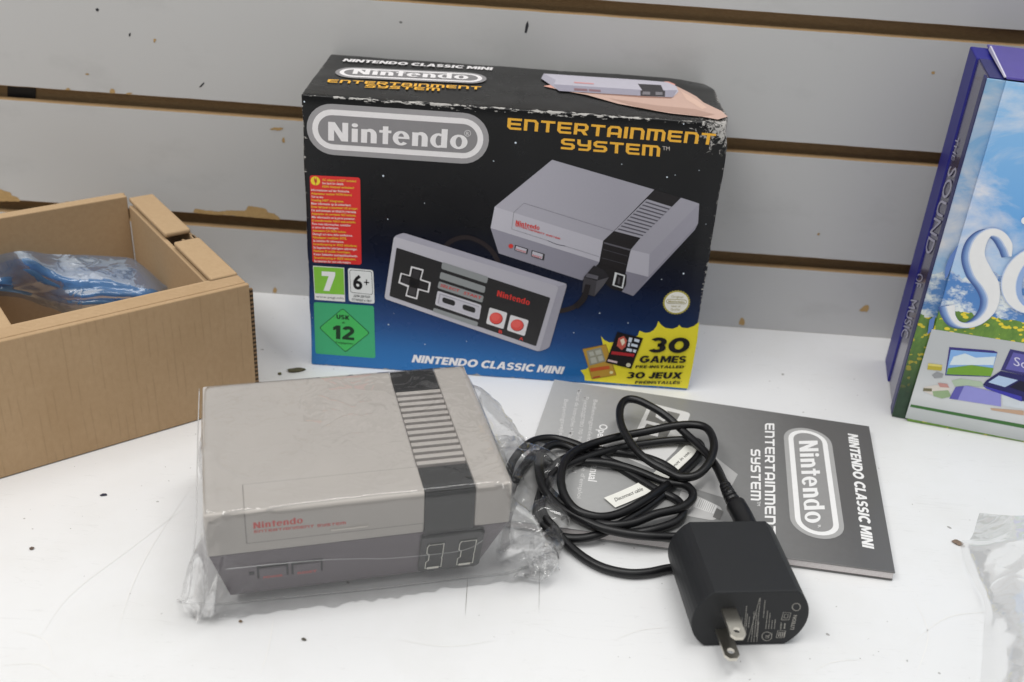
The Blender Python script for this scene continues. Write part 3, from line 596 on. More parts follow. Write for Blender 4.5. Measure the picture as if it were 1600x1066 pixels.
# ================================================================== CARDBOARD TRAY
TX, TY, TYAW, TH, TD = -.1414, .4987, .6632, .0754, .153
tr = thing('cardboard_tray', (TX, TY, 0), TYAW, 'open brown corrugated cardboard tray with double walls and a notch in its right wall', 'tray')
t = NT('cardboard'); v = t.co(); X, Y, Z = t.sep(v)
fib = t.noise(t.mp(v, (1, 1, .6)), 420, 5, .7); blot = t.noise(v, 26, 4)
c = t.mix(fib, (.385, .255, .14), (.50, .35, .21)); c = t.mix(t.ramp(blot, [(.4, 0.), (.7, .35)]), c, (.35, .225, .115))
along = t.math('ADD', X, t.math('MULTIPLY', Y, 1.0))
wob = t.math('MULTIPLY', t.noise(v, 60, 2), .0013)
fl = t.math('FRACT', t.math('DIVIDE', t.math('ADD', along, wob), .0041))
ridge = t.ramp(t.math('ABSOLUTE', t.math('SUBTRACT', fl, .5)), [(.0, 1.), (.14, 0.)])
brk = t.ramp(t.noise(t.mp(v, (1, 1, .35)), 130, 3), [(.48, 0.), (.58, 1.)])
c = t.mix(t.math('MULTIPLY', t.math('MULTIPLY', ridge, brk), .2), c, (.19, .12, .06))
CARD = t.pbr(c, .82, t.bump(t.math('ADD', t.math('MULTIPLY', t.math('SINE', t.math('MULTIPLY', fl, 6.283)), .12), fib), .13, .0010), spec=.25)
t = NT('cardboard_plain'); v = t.co(); fib = t.noise(v, 420, 5, .7)
CARDP = t.pbr(t.mix(fib, (.41, .275, .155), (.52, .37, .22)), .82, t.bump(fib, .12, .0008), spec=.25)
t = NT('corrugated_edge'); v = t.co()
CEDGE = t.pbr(t.mix(t.math('GREATER_THAN', t.math('SINE', t.math('MULTIPLY', t.sep(v)[2], 2400)), .1), (.05, .03, .016), (.27, .17, .09)), .9)
TK = .0153; LEN = .30
b = Builder(); b.box(-LEN, 0, 0, .003, .0005, TH - .0002, CARD, .0006); b.box(-LEN, -.0006, .0031, TK - .0021, TH - .0034, TH, CARD, .0007); b.box(-LEN, -.0158, TK - .002, TK + .0004, .003, TH - .0006, CARDP, .0006)
b.box(.0004, .0022, .0012, .0028, .001, TH - .004, CEDGE)
b.build('front_panel', tr)
b = Builder()
for y0, y1 in ((TK + .0006, .0705), (.0835, .1462)):
    b.box(-.0150, .0004, y0, y1, TH - .0034, TH - .0003, CARDP, .0012, 3)
b.box(-.0004, .0018, .0034, .1462, .0005, TH - .0045, CARDP, .0005); b.box(-.0162, -.0134, TK + .001, .1435, .003, TH - .0046, CARDP, .0006)
b.box(-.0058, -.0042, .0706, .0834, .02, TH - .006, CARDP); b.box(-.0098, -.0084, .0706, .0834, .02, TH - .009, CEDGE)
b.box(-.0145, .0002, .0702, .0705, TH - .0033, TH - .0006, CEDGE); b.box(.0002, .0020, .0706, .0834, TH - .012, TH - .0045, CEDGE)
b.build('side_panel', tr)
b = Builder(); b.box(-LEN, -.0164, .1440, .1465, .002, TH + .0015, CARDP, .0006); b.box(-LEN, -.0164, .1466, .1525, TH - .0018, TH + .0012, CARDP, .0008); b.box(-LEN, -.0150, .1526, .1545, .002, TH, CARDP, .0006)
b.build('back_panel', tr)
b = Builder(); b.box(-LEN, -.0165, TK + .0006, .1436, .0008, .003, CARDP); b.build('base', tr)
b = Builder(); b.box(-.130, -.1145, TK + .001, .1432, .0032, TH - .003, CARDP, .0008); b.build('divider', tr)

# ---- films ------------------------------------------------------------------
def film(name, tint=(.985, .985, .985), milk=.05, milkcol=(.9, .9, .92), rough=.07, bs=.25, bscale=60, fk=1.3):
    t = NT(name); v = t.co()
    def ridge(sc_, pw, ds):
        return t.math('POWER', t.math('SUBTRACT', 1., t.math('ABSOLUTE', t.math('MULTIPLY_ADD', t.noise(v, sc_, 2, .45, ds), 2., -1.))), pw)
    h = t.math('ADD', t.math('MULTIPLY', ridge(bscale * .5, 9, .5), .9), t.math('ADD', t.math('MULTIPLY', ridge(bscale * 1.3, 7, .8), .35), t.math('MULTIPLY', t.noise(v, bscale, 3, .5, 1.), .5)))
    bp = t.bump(h, bs, .003)
    tr_ = t.new('BsdfTransparent'); t.set(tr_.inputs[0], tint)
    gl = t.new('BsdfGlossy'); gl.inputs['Roughness'].default_value = rough; t.set(gl.inputs['Normal'], bp); t.set(gl.inputs[0], (1, 1, 1))
    df = t.new('BsdfDiffuse'); t.set(df.inputs[0], milkcol); t.set(df.inputs['Normal'], bp)
    tl = t.new('BsdfTranslucent'); t.set(tl.inputs[0], milkcol)
    m0 = t.new('MixShader'); m0.inputs[0].default_value = .4; t.t.links.new(df.outputs[0], m0.inputs[1]); t.t.links.new(tl.outputs[0], m0.inputs[2])
    m1 = t.new('MixShader'); m1.inputs[0].default_value = milk; t.t.links.new(tr_.outputs[0], m1.inputs[1]); t.t.links.new(m0.outputs[0], m1.inputs[2])
    fr = t.new('Fresnel'); fr.inputs[0].default_value = 1.5; t.set(fr.inputs['Normal'], bp)
    m2 = t.new('MixShader'); t.set(m2.inputs[0], t.math('MINIMUM', t.math('MULTIPLY', fr.outputs[0], fk), .5)); t.t.links.new(m1.outputs[0], m2.inputs[1]); t.t.links.new(gl.outputs[0], m2.inputs[2])
    t.t.links.new(m2.outputs[0], t.out.inputs[0]); return t.m
def grid_faces(nx, ny): return [[j * nx + i, j * nx + i + 1, (j + 1) * nx + i + 1, (j + 1) * nx + i] for j in range(ny - 1) for i in range(nx - 1)]
def fold(p, f, amp, seed=0, aniso=(1, 1)):
    """sharp creased relief"""
    a = mnoise.noise(Vector((p[0] * f * aniso[0], p[1] * f * aniso[1], seed))); c = mnoise.noise(Vector((p[0] * f * 2.1 * aniso[1], p[1] * f * 2.1 * aniso[0], seed + 9)))
    return amp * ((1 - abs(a) * 2) + .5 * (1 - abs(c) * 2))

# ---- blue plastic bag in the tray
cb = crop(0, 380, 6.154)
BLUE = film('blue_film', (.36, .56, .84), .42, (.18, .40, .72), .13, .2, 45, .75)
rows = [[(-350, 170, .050), (-100, 150, .052), (190, 90, .063), (500, 125, .055), (900, 135, .053), (1250, 155, .050), (1330, 190, .046)],
        [(-350, 260, .046), (-80, 240, .048), (250, 190, .060), (560, 220, .053), (920, 230, .052), (1330, 260, .048), (1430, 280, .044)],
        [(-350, 350, .046), (-40, 350, .046), (300, 330, .050), (640, 340, .050), (960, 350, .050), (1420, 380, .045), (1560, 400, .040)],
        [(-350, 400, .044), (30, 400, .044), (330, 400, .043), (700, 440, .045), (1000, 440, .046), (1450, 470, .042), (1620, 440, .038)],
        [(-350, 400, .042), (150, 430, .041), (380, 490, .036), (690, 540, .040), (980, 530, .042), (1450, 540, .038), (1640, 490, .034)],
        [(-350, 430, .034), (120, 460, .034), (420, 550, .028), (690, 640, .028), (950, 640, .030), (1450, 620, .030), (1640, 540, .030)]]
G = np.array([[list(on_z(*cb(x, y), z)) for x, y, z in r] for r in rows])
def refine(G, s):
    G = np.stack([crom(G[i], s) for i in range(G.shape[0])]); return np.stack([crom(G[:, j], s) for j in range(G.shape[1])], 1)
def film_obj(name, G, mt, amp, f, seed, label, cat, layers=1, gap=.003, zmin=.0006):
    b = Builder(); ny, nx = G.shape[:2]
    for L in range(layers):
        V = []
        for j in range(ny):
            for i in range(nx):
                p = G[j, i]; z = p[2] + fold(p, f, amp, seed + L * 3) - L * gap; V.append((p[0], p[1], max(zmin, z)))
        b.add(V, grid_faces(nx, ny), mt, True)
    o = b.build(name); o['label'] = label; o['category'] = cat; return o
film_obj('plastic_bag', refine(G, 9), BLUE, .0010, 34, 1, 'crumpled translucent blue plastic bag lying inside the cardboard tray', 'bag', 2, .005)

# ================================================================== CONSOLE
CX, CY, CYAW, CW, CD, CH, CS, CB0 = -.1183, .329, .2857, .128, .0991, .0571, .0354, .005
cs = thing('game_console', (CX, CY, 0), CYAW, 'grey two tone mini game console inside the clear plastic bag', 'game console')
UPM = plastic('light_grey_plastic', 'b3ada7', .98, .42, 1500, .06); LOM = plastic('dark_grey_plastic', '655d63', .95, .45, 1500, .06); BLK = plastic('black_plastic', '0e0e10', .9, .3, 1500, .04)
SX0, SX1 = .0898, .1120
b = Builder()
b.box(0, SX0, 0, CD, CS, CH, UPM, .0009, 2); b.box(SX1, CW, 0, CD, CS, CH, UPM, .0009, 2); b.box(SX0 - .001, SX1 + .001, .0022, CD - .0012, CS + .0002, CH - .0026, UPM)
b.build('upper_case', cs)
b = Builder(); tp = .0072
b.hexa([(tp, .0092, CB0), (CW - tp * 1.6, .0092, CB0), (CW - tp * 1.6, CD - .006, CB0), (tp, CD - .006, CB0), (.0004, .0006, CS - .0003), (CW - .0004, .0006, CS - .0003), (CW - .0004, CD - .0006, CS - .0003), (.0004, CD - .0006, CS - .0003)], LOM, .0008)
lower = b.build('lower_case', cs)
for x in (.02, CW - .02):
    for y in (.02, CD - .02):
        b = Builder(); b.prism(arc(x, y, .005, .005, 0, 330, 11), lambda a, c, t_: (a, c, .0008 + t_ * (CB0 - .0006)), BLK); b.build('rubber_foot', cs)
b = Builder()
b.box(SX0 + .0002, SX1 - .0002, .0002, .0178, CH - .0014, CH - .0001, BLK, .0004); b.box(SX0 + .0002, SX1 - .0002, .0002, .0021, CS - .004, CH - .0015, BLK, .0002)
b.build('front_strip', cs)
for z in (.0525, .0470, .0415):
    pass
b = Builder(); b.box(SX0 + .0002, SX1 - .0002, .0806, CD - .0003, CH - .0014, CH - .0003, BLK, .0003); b.build('rear_strip', cs)
b = Builder()
for k in range(13):
    y = .0181 + k * .00478; b.box(SX0 + .0002, SX1 - .0002, y + .0019, y + .0046, CH - .0024, CH - .0004, UPM, .0003)
b.build('vent_ribs', cs)
# dark floor of the vent
b = Builder(); b.box(SX0 + .0001, SX1 - .0001, .0179, .0805, CH - .0026, CH - .0021, plastic('vent_shade', '6f686b', .9, .5)); b.build('vent_floor', cs)
# cartridge door: fine dark gap and the lid over it
DX0, DY1, DZ0 = .0158, .0182, .0405
GAP = plastic('gap_shadow', '6e6964', .9, .6)
b = Builder()
b.add([(DX0, .001, CH + .00006), (SX0 - .0001, .001, CH + .00006), (SX0 - .0001, DY1, CH + .00006), (DX0, DY1, CH + .00006)], [[0, 1, 2, 3]], GAP)
b.add([(DX0, -.00006, DZ0), (SX0 - .0001, -.00006, DZ0), (SX0 - .0001, -.00006, CH - .001), (DX0, -.00006, CH - .001)], [[0, 1, 2, 3]], GAP)
b.build('door_gap', cs)
b = Builder(); e = .00034
prof = [(.0008, DZ0 + e), (-.0002, DZ0 + e), (-.0002, CH - .0007), (.0002, CH - .0001), (.0008, CH + .0002), (DY1 - e, CH + .0002), (DY1 - e, CH - .0005), (.0008, CH - .0005)]
b.prism(prof, lambda y, z, t_: (DX0 + e + t_ * (SX0 - .0003 - DX0 - e), y, z), UPM)
b.box(.050, .066, -.0008, -.0001, .0424, .0432, UPM, .0003)
door = b.build('cartridge_door', cs)
DF = Face(cs, (0, -.0002, 0), (1, 0, 0), (0, 0, 1), .00008)
CR = ink('c4504a', .95)
p = Print(DF, crop(270, 550, 2.664)); p.put(WORD, (336, 736), (542, 712), (334, 710), CR, 0); p.put(tech('EnTERTAInmEnT SYSTEm'), (338, 754), (720, 717), (338, 743), CR, 0); p.build('door_lettering', door)
# sloped lower front: face coordinates
ly = Vector((0, .0092 - .0006, CB0 - CS + .0003)); LF = Face(cs, (0, .0006, CS - .0003), (1, 0, 0), -ly, .0001)
LFp = lambda x, y, n: LF.O + LF.ux * x + LF.uy * y + LF.n * n
LFL = ly.length
def lbox(b, x0, x1, y0, y1, n0, n1, mt, bev=0):
    b.hexa([LFp(x0, y0, n0), LFp(x1, y0, n0), LFp(x1, y1, n0), LFp(x0, y1, n0), LFp(x0, y0, n1), LFp(x1, y0, n1), LFp(x1, y1, n1), LFp(x0, y1, n1)], mt, bev)
k1 = crop(270, 550, 2.664); k3 = crop(550, 740, 5.077)
DKR = plastic('button_recess', '131217', .9, .5)
for (a, c, word) in (((361, 940), (474, 890), 'POWER'), ((503, 922), (615, 874), 'RESET')):
    x0, y0 = LF.px(k1(*a)); x1 = LF.px(k1(c[0], a[1] - 10))[0]; y1 = LF.px(k1(a[0], c[1] + 5))[1]
    b = Builder(); lbox(b, x0 - .0009, x1 + .0009, y0 - .0004, y1 + .0011, -.001, .00012, DKR); lbox(b, x0, x1, y0, y1 - .0003, .0002, .0014, LOM, .0004); bt = b.build('button', cs)
    F2 = Face(cs, LFp(0, 0, .0014), LF.ux, LF.uy, .00008); p = Print(F2); wd = x1 - x0
    V, Fc = glyphs(word, .02); p.raw([(x0 + wd * (.14 + .72 * u), y0 + .0012 + .0017 * v_) for u, v_ in V], Fc, CR); p.build('button_lettering', bt)
b = Builder(); q = LF.px(k1(328, 921)); lbox(b, q[0] - .0011, q[0] + .0011, q[1] - .0011, q[1] + .0011, 0, .0003, DKR); b.build('power_light', cs)
# controller ports
b = Builder(); x0, y0 = LF.px(k3(517, 765)); x1 = LF.px(k3(1000, 705))[0]; y1 = -.0005
r = .0026; outl = [(x0 + r * .5, y0), (x1 - r, y0)] + arc(x1 - r, y0 + r, r, r, -90, 0, 5) + arc(x1 - r, y1 - r, r, r, 0, 90, 5) + arc(x0 + r, y1 - r, r, r, 90, 180, 5) + arc(x0 + r, y0 + r, r, r, 180, 270, 5)
outl = outl[1:]
b.prism(outl, lambda x, y, t_: LFp(x, y, -.001 + t_ * .0027), plastic('port_panel_plastic', '29292b', .9, .35), .0003); pan = b.build('port_panel', cs)
PIN = ink('dedcd2', .9)
for cxs in ((563, 706, 527, 735), (812, 956, 498, 706)):
    a0, c0 = LF.px(k3(cxs[0], cxs[3])); a1 = LF.px(k3(cxs[1], cxs[3] - 20))[0]; c1 = LF.px(k3(cxs[0], cxs[2] + 8))[1]; sh = (a1 - a0); hh = c1 - c0
    b = Builder(); lbox(b, a0, a1, c0, c1, .0012, .00185, plastic('port_void', '070708', .9, .5))
    F2 = Face(cs, LFp(0, 0, .00185), LF.ux, LF.uy, .00008); p = Print(F2)
    loop = [(0, 0), (1, 0), (1, .35), (.95, .4), (1, .45), (1, 1), (.1, 1), (0, .9), (0, .66), (.16, .6), (.16, .34), (0, .28), (0, 0)]
    P = np.array([(a0 + .06 * sh + x * sh * .88, c0 + .05 * hh + y * hh * .9) for x, y in loop])
    for i in range(len(P) - 1):
        d = P[i + 1] - P[i]; d = d / np.linalg.norm(d); n_ = np.array([-d[1], d[0]]) * .00017; p.raw([P[i] + n_ - d * .0002, P[i + 1] + n_ + d * .0002, P[i + 1] - n_ + d * .0002, P[i] - n_ - d * .0002], [[0, 1, 2, 3]], PIN, i % 3)
    p.raw([(a0 + .16 * sh, c0 + .0005), (a0 + .8 * sh, c0 + .0005), (a0 + .8 * sh, c0 + .0021), (a0 + .16 * sh, c0 + .0021)], [[0, 1, 2, 3]], ink('d8d6cc', .9), 4)
    b.add(p.b.v, p.b.f, PIN); b.build('controller_port', pan)

# ---- clear bag around the console: a slack film draped over it
def drape(x0, x1, y0, y1, h, slack, steps=150, seed=3):
    nx = int((x1 - x0) / h) + 1; ny = int((y1 - y0) / h) + 1
    rng = np.random.RandomState(seed)
    gx, gy = np.meshgrid(np.linspace(x0, x1, nx), np.linspace(y0, y1, ny)); P = np.stack([gx, gy, np.full_like(gx, CH + .002)], 2)
    P[:, :, 2] += rng.rand(ny, nx) * .0008
    rest = np.ones((ny, nx)) * h; sl = 1 + slack * np.clip((gx - CW + .004) / .03, 0, 1)
    Q = P.copy(); m_ = .0007
    def con(i0, i1, L, k=.5):
        d = P[i1] - P[i0]; l = np.linalg.norm(d, axis=2, keepdims=True) + 1e-9; c = d * ((l - L) / l) * k
        P[i0] += c; P[i1] -= c
    S = slice
    fr_ = np.clip(1 - gy / CD, 0, 1); tx = np.where(gx < 0, gx / .0605 * (.002 + .010 * fr_), np.where(gx > CW, CW + (gx - CW) / .088 * (.038 - .016 * fr_), gx)); ty = np.where(gy < 0, .004 - gy / -.0585 * .004, np.where(gy > CD, CD + (gy - CD) * .08, gy)); keep = (np.clip(-gx, 0, 1) + np.clip(-gy, 0, 1) < .050) & (np.clip(-gx, 0, 1) + np.clip(gy - CD, 0, 1) < .036) & (np.clip(gx - CW, 0, 1) + np.clip(-gy, 0, 1) < .086) & (np.clip(gx - CW, 0, 1) + np.clip(gy - CD, 0, 1) < .090); edge = np.zeros((ny, nx), bool); edge[0] = edge[-1] = True; edge[:, 0] = edge[:, -1] = True; edge &= keep
    kp_ = np.pad(keep, 1, constant_values=True); nb = kp_[:-2, 1:-1] & kp_[2:, 1:-1] & kp_[1:-1, :-2] & kp_[1:-1, 2:]; edge |= keep & ~nb
    T0 = P.copy(); T1 = np.stack([tx + rng.randn(ny, nx) * .0008, ty + rng.randn(ny, nx) * .0008, np.full_like(tx, .001)], 2); T1[:, -1, 0] += .006 * np.sin(gy[:, -1] * 75); T1[:, -1, 2] += .010 * (1 + np.sin(gy[:, -1] * 95 + 1))
    def stretch():
        for o in (0, 1):
            a = (S(None), S(o, nx - 1, 2)); b_ = (S(None), S(o + 1, nx, 2)); con(a, b_, (h * sl[a])[..., None])
            a = (S(o, ny - 1, 2), S(None)); b_ = (S(o + 1, ny, 2), S(None)); con(a, b_, (h * sl[a])[..., None])
        L = h * 1.41421
        for o in (0, 1):
            a = (S(o, ny - 1, 2), S(0, nx - 1)); b_ = (S(o + 1, ny, 2), S(1, nx)); con(a, b_, L * sl[a][..., None], .3)
            a = (S(o, ny - 1, 2), S(1, nx)); b_ = (S(o + 1, ny, 2), S(0, nx - 1)); con(a, b_, L * sl[a][..., None], .3)
        for st, k in ((2, .12), (4, .06)):
            a = (S(None), S(0, nx - st)); b_ = (S(None), S(st, nx)); con(a, b_, h * st, k * .5)
            a = (S(0, ny - st), S(None)); b_ = (S(st, ny), S(None)); con(a, b_, h * st, k * .5)
    def collide():
        x, y, z = P[..., 0], P[..., 1], P[..., 2]
        low = np.clip((CS - z) / CS, 0, 1); ins = low * .0072; iny = low * .009
        pen = np.stack([x - (ins - m_), (CW + m_ - ins) - x, y - (iny - m_), (CD + m_ - iny * .6) - y, (CH + m_) - z], 0)
        inside = (pen > 0).all(0); k = pen.argmin(0)
        for i, (ax, sg) in enumerate(((0, -1), (0, 1), (1, -1), (1, 1), (2, 1))):
            q = inside & (k == i); P[..., ax][q] += sg * pen[i][q]; Q[q] = Q[q] * .3 + P[q] * .7
        q = P[..., 2] < .0009; P[..., 2][q] = .0009; Q[q] = P[q] * .8 + Q[q] * .2
    for s_ in range(steps):
        V = (P - Q) * .90; Q = P.copy(); P += V; P[..., 2] -= .00012; kk = min(1, (s_ + 1) / (steps * .55))
        for _ in range(8):
            stretch(); P[edge] = T0[edge] * (1 - kk) + T1[edge] * kk; collide()
    return P, nx, ny, keep
P, nx, ny, keep = drape(-.0605, CW + .088, -.0585, CD + .060, .0031, .05)
FILM = film('clear_film', (.985, .985, .985), .05, (.95, .95, .955), .06, .15, 52, 1.15)
def push_out(P, m_):
    x, y, z = P[..., 0], P[..., 1], P[..., 2]; low = np.clip((CS - z) / CS, 0, 1); ix = low * .0072; iy = low * .009
    pen = np.stack([x - (ix - m_), (CW + m_ - ix) - x, y - (iy - m_), (CD + m_ - iy * .6) - y, (CH + m_) - z], 0); inside = (pen > 0).all(0); k = pen.argmin(0)
    for i, (ax, sg) in enumerate(((0, -1), (0, 1), (1, -1), (1, 1), (2, 1))):
        q = inside & (k == i); P[..., ax][q] += sg * pen[i][q]
    P[..., 2] = np.maximum(P[..., 2], .0008)
S2 = 2; P2 = refine(P, S2)
ins_ = (P2[..., 0] > -.0006) & (P2[..., 0] < CW + .0006) & (P2[..., 1] > -.0006) & (P2[..., 1] < CD + .0006) & (P2[..., 2] > CH - .006)
P2[..., 2][ins_] = CH + .0006 + .3 * np.clip(P2[..., 2][ins_] - CH, 0, .003)
for j in range(P2.shape[0]):
    for i in range(P2.shape[1]):
        x_, y_, z_ = P2[j, i]
        wx = min(1, max(0, (x_ - CW - .002) / .006)); wl = min(1, max(0, (-x_ - .001) / .005)); wf = min(1, max(0, (-y_ - .001) / .005))
        if wx + wl + wf > 0:
            f_ = fold((y_ * 1.5, z_), 26, .0036, 4); f2 = fold((x_ * 2, y_), 34, .0020, 6)
            P2[j, i, 0] += wx * f_ - wl * abs(f_) * .3; P2[j, i, 2] += wx * f2 + (wl + wf) * f2 * .3; P2[j, i, 1] += wx * fold((x_, z_), 34, .0014, 8)
push_out(P2, .0006); ny2, nx2 = P2.shape[:2]
kp = np.repeat(np.repeat(keep, S2, 0), S2, 1)[:ny2, :nx2]
fc = [f for k, f in enumerate(grid_faces(nx2, ny2)) if kp[k // (nx2 - 1), k % (nx2 - 1)]]
b = Builder(); b.add(P2.reshape(-1, 3).tolist(), fc, FILM, True)
bag = b.build('plastic_bag'); bag.location = (CX, CY, 0); bag.rotation_euler = (0, 0, CYAW)
bmm = bmesh.new(); bmm.from_mesh(bag.data); bmesh.ops.delete(bmm, geom=[v for v in bmm.verts if not v.link_faces], context='VERTS'); bmm.to_mesh(bag.data); bmm.free()
SEAM = film('film_seam', (.9, .9, .9), .42, (.95, .95, .95), .08, .1, 60, 1.2)
def seam(pts, r):
    b = Builder(); b.tube(crom(pts, 8), r, SEAM, 8); b.build('seam', bag)
seam([LFp(*LF.px(q), .0030) for q in ((352, 880), (420, 873), (500, 866), (560, 864), (600, 864), (640, 861), (680, 857), (712, 853), (734, 847), (752, 836))], .00015)
def onl(px, py, z):
    q = mat4(cs).inverted() @ on_z(px, py, z); return (q.x, q.y, z)
seam([onl(*q, .0012) for q in ((277, 937), (292, 941), (340, 943), (420, 936), (500, 928), (560, 922), (640, 913), (720, 903), (790, 895), (826, 884))], .00028)
seam([(-.0016, CD + .001, CH - .002), (-.0022, CD * .7, CH - .003), (-.0026, CD * .35, CH - .003), (-.0032, .004, CH - .006), (-.006, .001, .034), (-.0095, -.001, .016), onl(277, 937, .0014)], .00028)
prop(bag, 'clear wrinkled plastic bag wrapped around the grey game console', 'bag')

# ================================================================== BOOKLET
ZB = .0055
q = [on_z(x, y, ZB) for x, y in ((790, 812), (1399, 895), (1358, 666), (866, 593))]
bk = thing('instruction_booklet', (q[0].x, q[0].y, 0), 0, 'grey instruction booklet lying under the black cable with white lettering on its cover', 'booklet')
L = [Vector((a.x - q[0].x, a.y - q[0].y, 0)) for a in q]
t = NT('booklet_cover'); v = t.co(); X, Y, Z = t.sep(v)
COVER = t.pbr(t.ramp(t.math('ADD', t.math('MULTIPLY', X, 4.5), t.math('MULTIPLY', t.noise(v, 300, 3), .06)), [(.08, (.46, .46, .455)), (.4, (.27, .27, .268)), (.8, (.115, .112, .11))]), .3, t.bump(t.noise(v, 14, 2), .12, .003), spec=.5)  # grey print gradient, with gloss sheen painted in as lighter grey towards the left
t = NT('page_edges'); v = t.co(); PAGE = t.pbr(t.mix(t.math('GREATER_THAN', t.math('SINE', t.math('MULTIPLY', t.sep(v)[2], 9000)), .55), (.70, .68, .67), (.5, .42, .42)), .8)
def ring_at(z, ins):
    c = (L[0] + L[1] + L[2] + L[3]) / 4; return [Vector((p.x, p.y, z)) + (c - p).normalized() * ins for p in L]
b = Builder(); b.hexa(ring_at(.0012, .0006) + ring_at(ZB - .0007, .0006), PAGE, .0002); b.build('pages', bk)
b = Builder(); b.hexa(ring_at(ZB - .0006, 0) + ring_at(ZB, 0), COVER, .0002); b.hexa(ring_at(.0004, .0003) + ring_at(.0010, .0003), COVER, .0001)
# spine along the far edge
e0, e1 = L[3], L[2]; out = Vector((-(e0 - e1).y, (e0 - e1).x, 0)).normalized(); out = out if out.y > 0 else -out
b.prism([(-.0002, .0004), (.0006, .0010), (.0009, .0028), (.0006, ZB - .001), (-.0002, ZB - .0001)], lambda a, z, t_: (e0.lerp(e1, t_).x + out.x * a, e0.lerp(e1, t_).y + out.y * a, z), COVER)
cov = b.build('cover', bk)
KF_ = Face(bk, (0, 0, ZB), (1, 0, 0), (0, 1, 0), .0001)
kb = crop(1100, 600, 3.331); kc = crop(820, 590, 3.23)
WB = ink('e4e3e2', .95); GL1 = ink('a3a2a1', .95); GL2 = ink('8f8e8d', .95)
def pillq(p, c0, c1, w0, mts, ins):
    pass
p = Print(KF_, kb); p.pill((533, 232), (597, 805), (692, 505), (432, 530), (0, .095, .20), (GL1, WB, GL2)); lp = p.build('logo_plate', bk)
p = Print(KF_, kb); p.put(WORD, (493, 300), (527, 728), (590, 298), WB, 4); p.text('R', (591, 738), (592, 752), (606, 737), WB, 4); p.build('logo_lettering', lp)
p = Print(KF_, kb); p.put(heavy('NINTENDO CLASSIC MINI'), (748, 258), (824, 848), (800, 262), WB, 0, 0.2); p.put(tech('EnTERTAInmEnT'), (317, 205), (316, 785), (366, 207), WB); p.put(tech('SYSTEm'), (243, 340), (243, 606), (293, 343), WB); p.text('TM', (276, 612), (276, 635), (293, 613), WB); p.build('title_lettering', bk)
p = Print(KF_, kc)
p.text('Operations Manual', (378, 235), (318, 522), (420, 240), WB, 0, .02)
for s, a, c, d in (('Bedienungsanleitung • Mode d’emploi', (348, 112), (262, 610), (368, 114)), ('Руководство по эксплуатации', (300, 98), (240, 480), (322, 100)), ('Manual de instruções • Manuale di istruzioni • Handleiding', (268, 60), (150, 640), (288, 62)), ('Betjeningsvejledning • Käyttöohje', (200, 110), (130, 560), (220, 112))):
    p.text(s, a, c, d, ink('c9c8c7', .95), 0, .01)
for x, y in ((300, 215 * 1), (503, 828)): pass
p.build('manual_lettering', bk)
p = Print(KF_, kc)
p.rpoly([(630, 128), (838, 180), (770, 360), (660, 470), (500, 400)], ink('cfcecd', .95), 0, .003); p.rpoly([(640, 150), (785, 185), (700, 330), (560, 330)], ink('777675', .95), 1, .001)
p.poly([(668, 150), (712, 160), (735, 200), (700, 225), (660, 200)], ink('d5d4d3', .95), 2); p.poly([(678, 165), (705, 170), (720, 198), (700, 212), (672, 192)], ink('4f4e4d', .95), 3)
p.poly([(600, 215), (690, 238), (670, 300), (570, 280)], ink('d5d4d3', .95), 2); p.poly([(615, 235), (672, 250), (655, 285), (595, 270)], ink('6a6968', .95), 3)
p.poly([(960, 400), (1075, 490), (1010, 610), (850, 560), (830, 520)], ink('a8a7a6', .95), 0)
p.rpoly([(790, 560), (1000, 660), (960, 725), (760, 690)], ink('b7b6b5', .95), 1, .003); p.poly([(880, 608), (972, 650), (952, 690), (850, 655)], ink('d3d2d1', .95), 2); p.poly([(968, 660), (1002, 678), (985, 720), (948, 706)], ink('6b6a69', .95), 2)
for k in range(9): x = 885 + k * 9; p.poly([(x, 612 + k * 4.3), (x + 2.5, 613 + k * 4.3), (x - 15, 655 + k * 4), (x - 17, 654 + k * 4)], ink('9b9a99', .95), 3)
p.build('printed_controller', bk)

# ================================================================== POWER ADAPTER
ad = thing('power_adapter', (.0917, .3344, 0), .1246, 'black rounded power adapter with two folding prongs lying in front of the booklet', 'power adapter')
AW, AH, AL = .0356, .0306, .0462
ABM = plastic('black_adapter_shell', '222325', .95, .5, 1100, .12, .3)
R_ = .0189; aa = math.degrees(math.asin((AH / 2) / R_))
prof = arc(AW - (R_ - .0078), AH / 2, R_, R_, -aa, aa, 14) + arc(R_ - .0078, AH / 2, R_, R_, 180 - aa, 180 + aa, 14)
b = Builder(); b.prism(prof, lambda x, z, t_: (x, t_ * AL, z + .0003), ABM, .0006, 3)
b.build('shell', ad)
AF = Face(ad, (0, 0, 0), (1, 0, 0), (0, 0, 1), .0001); ka = crop(1030, 780, 3.95)
METAL = NT('brass_nickel'); vv = METAL.co(); METAL = METAL.pbr(METAL.mix(METAL.noise(vv, 200, 3), (.55, .52, .45), (.72, .69, .62)), .28, metal=1)
r1 = AF.px(ka(426, 690))
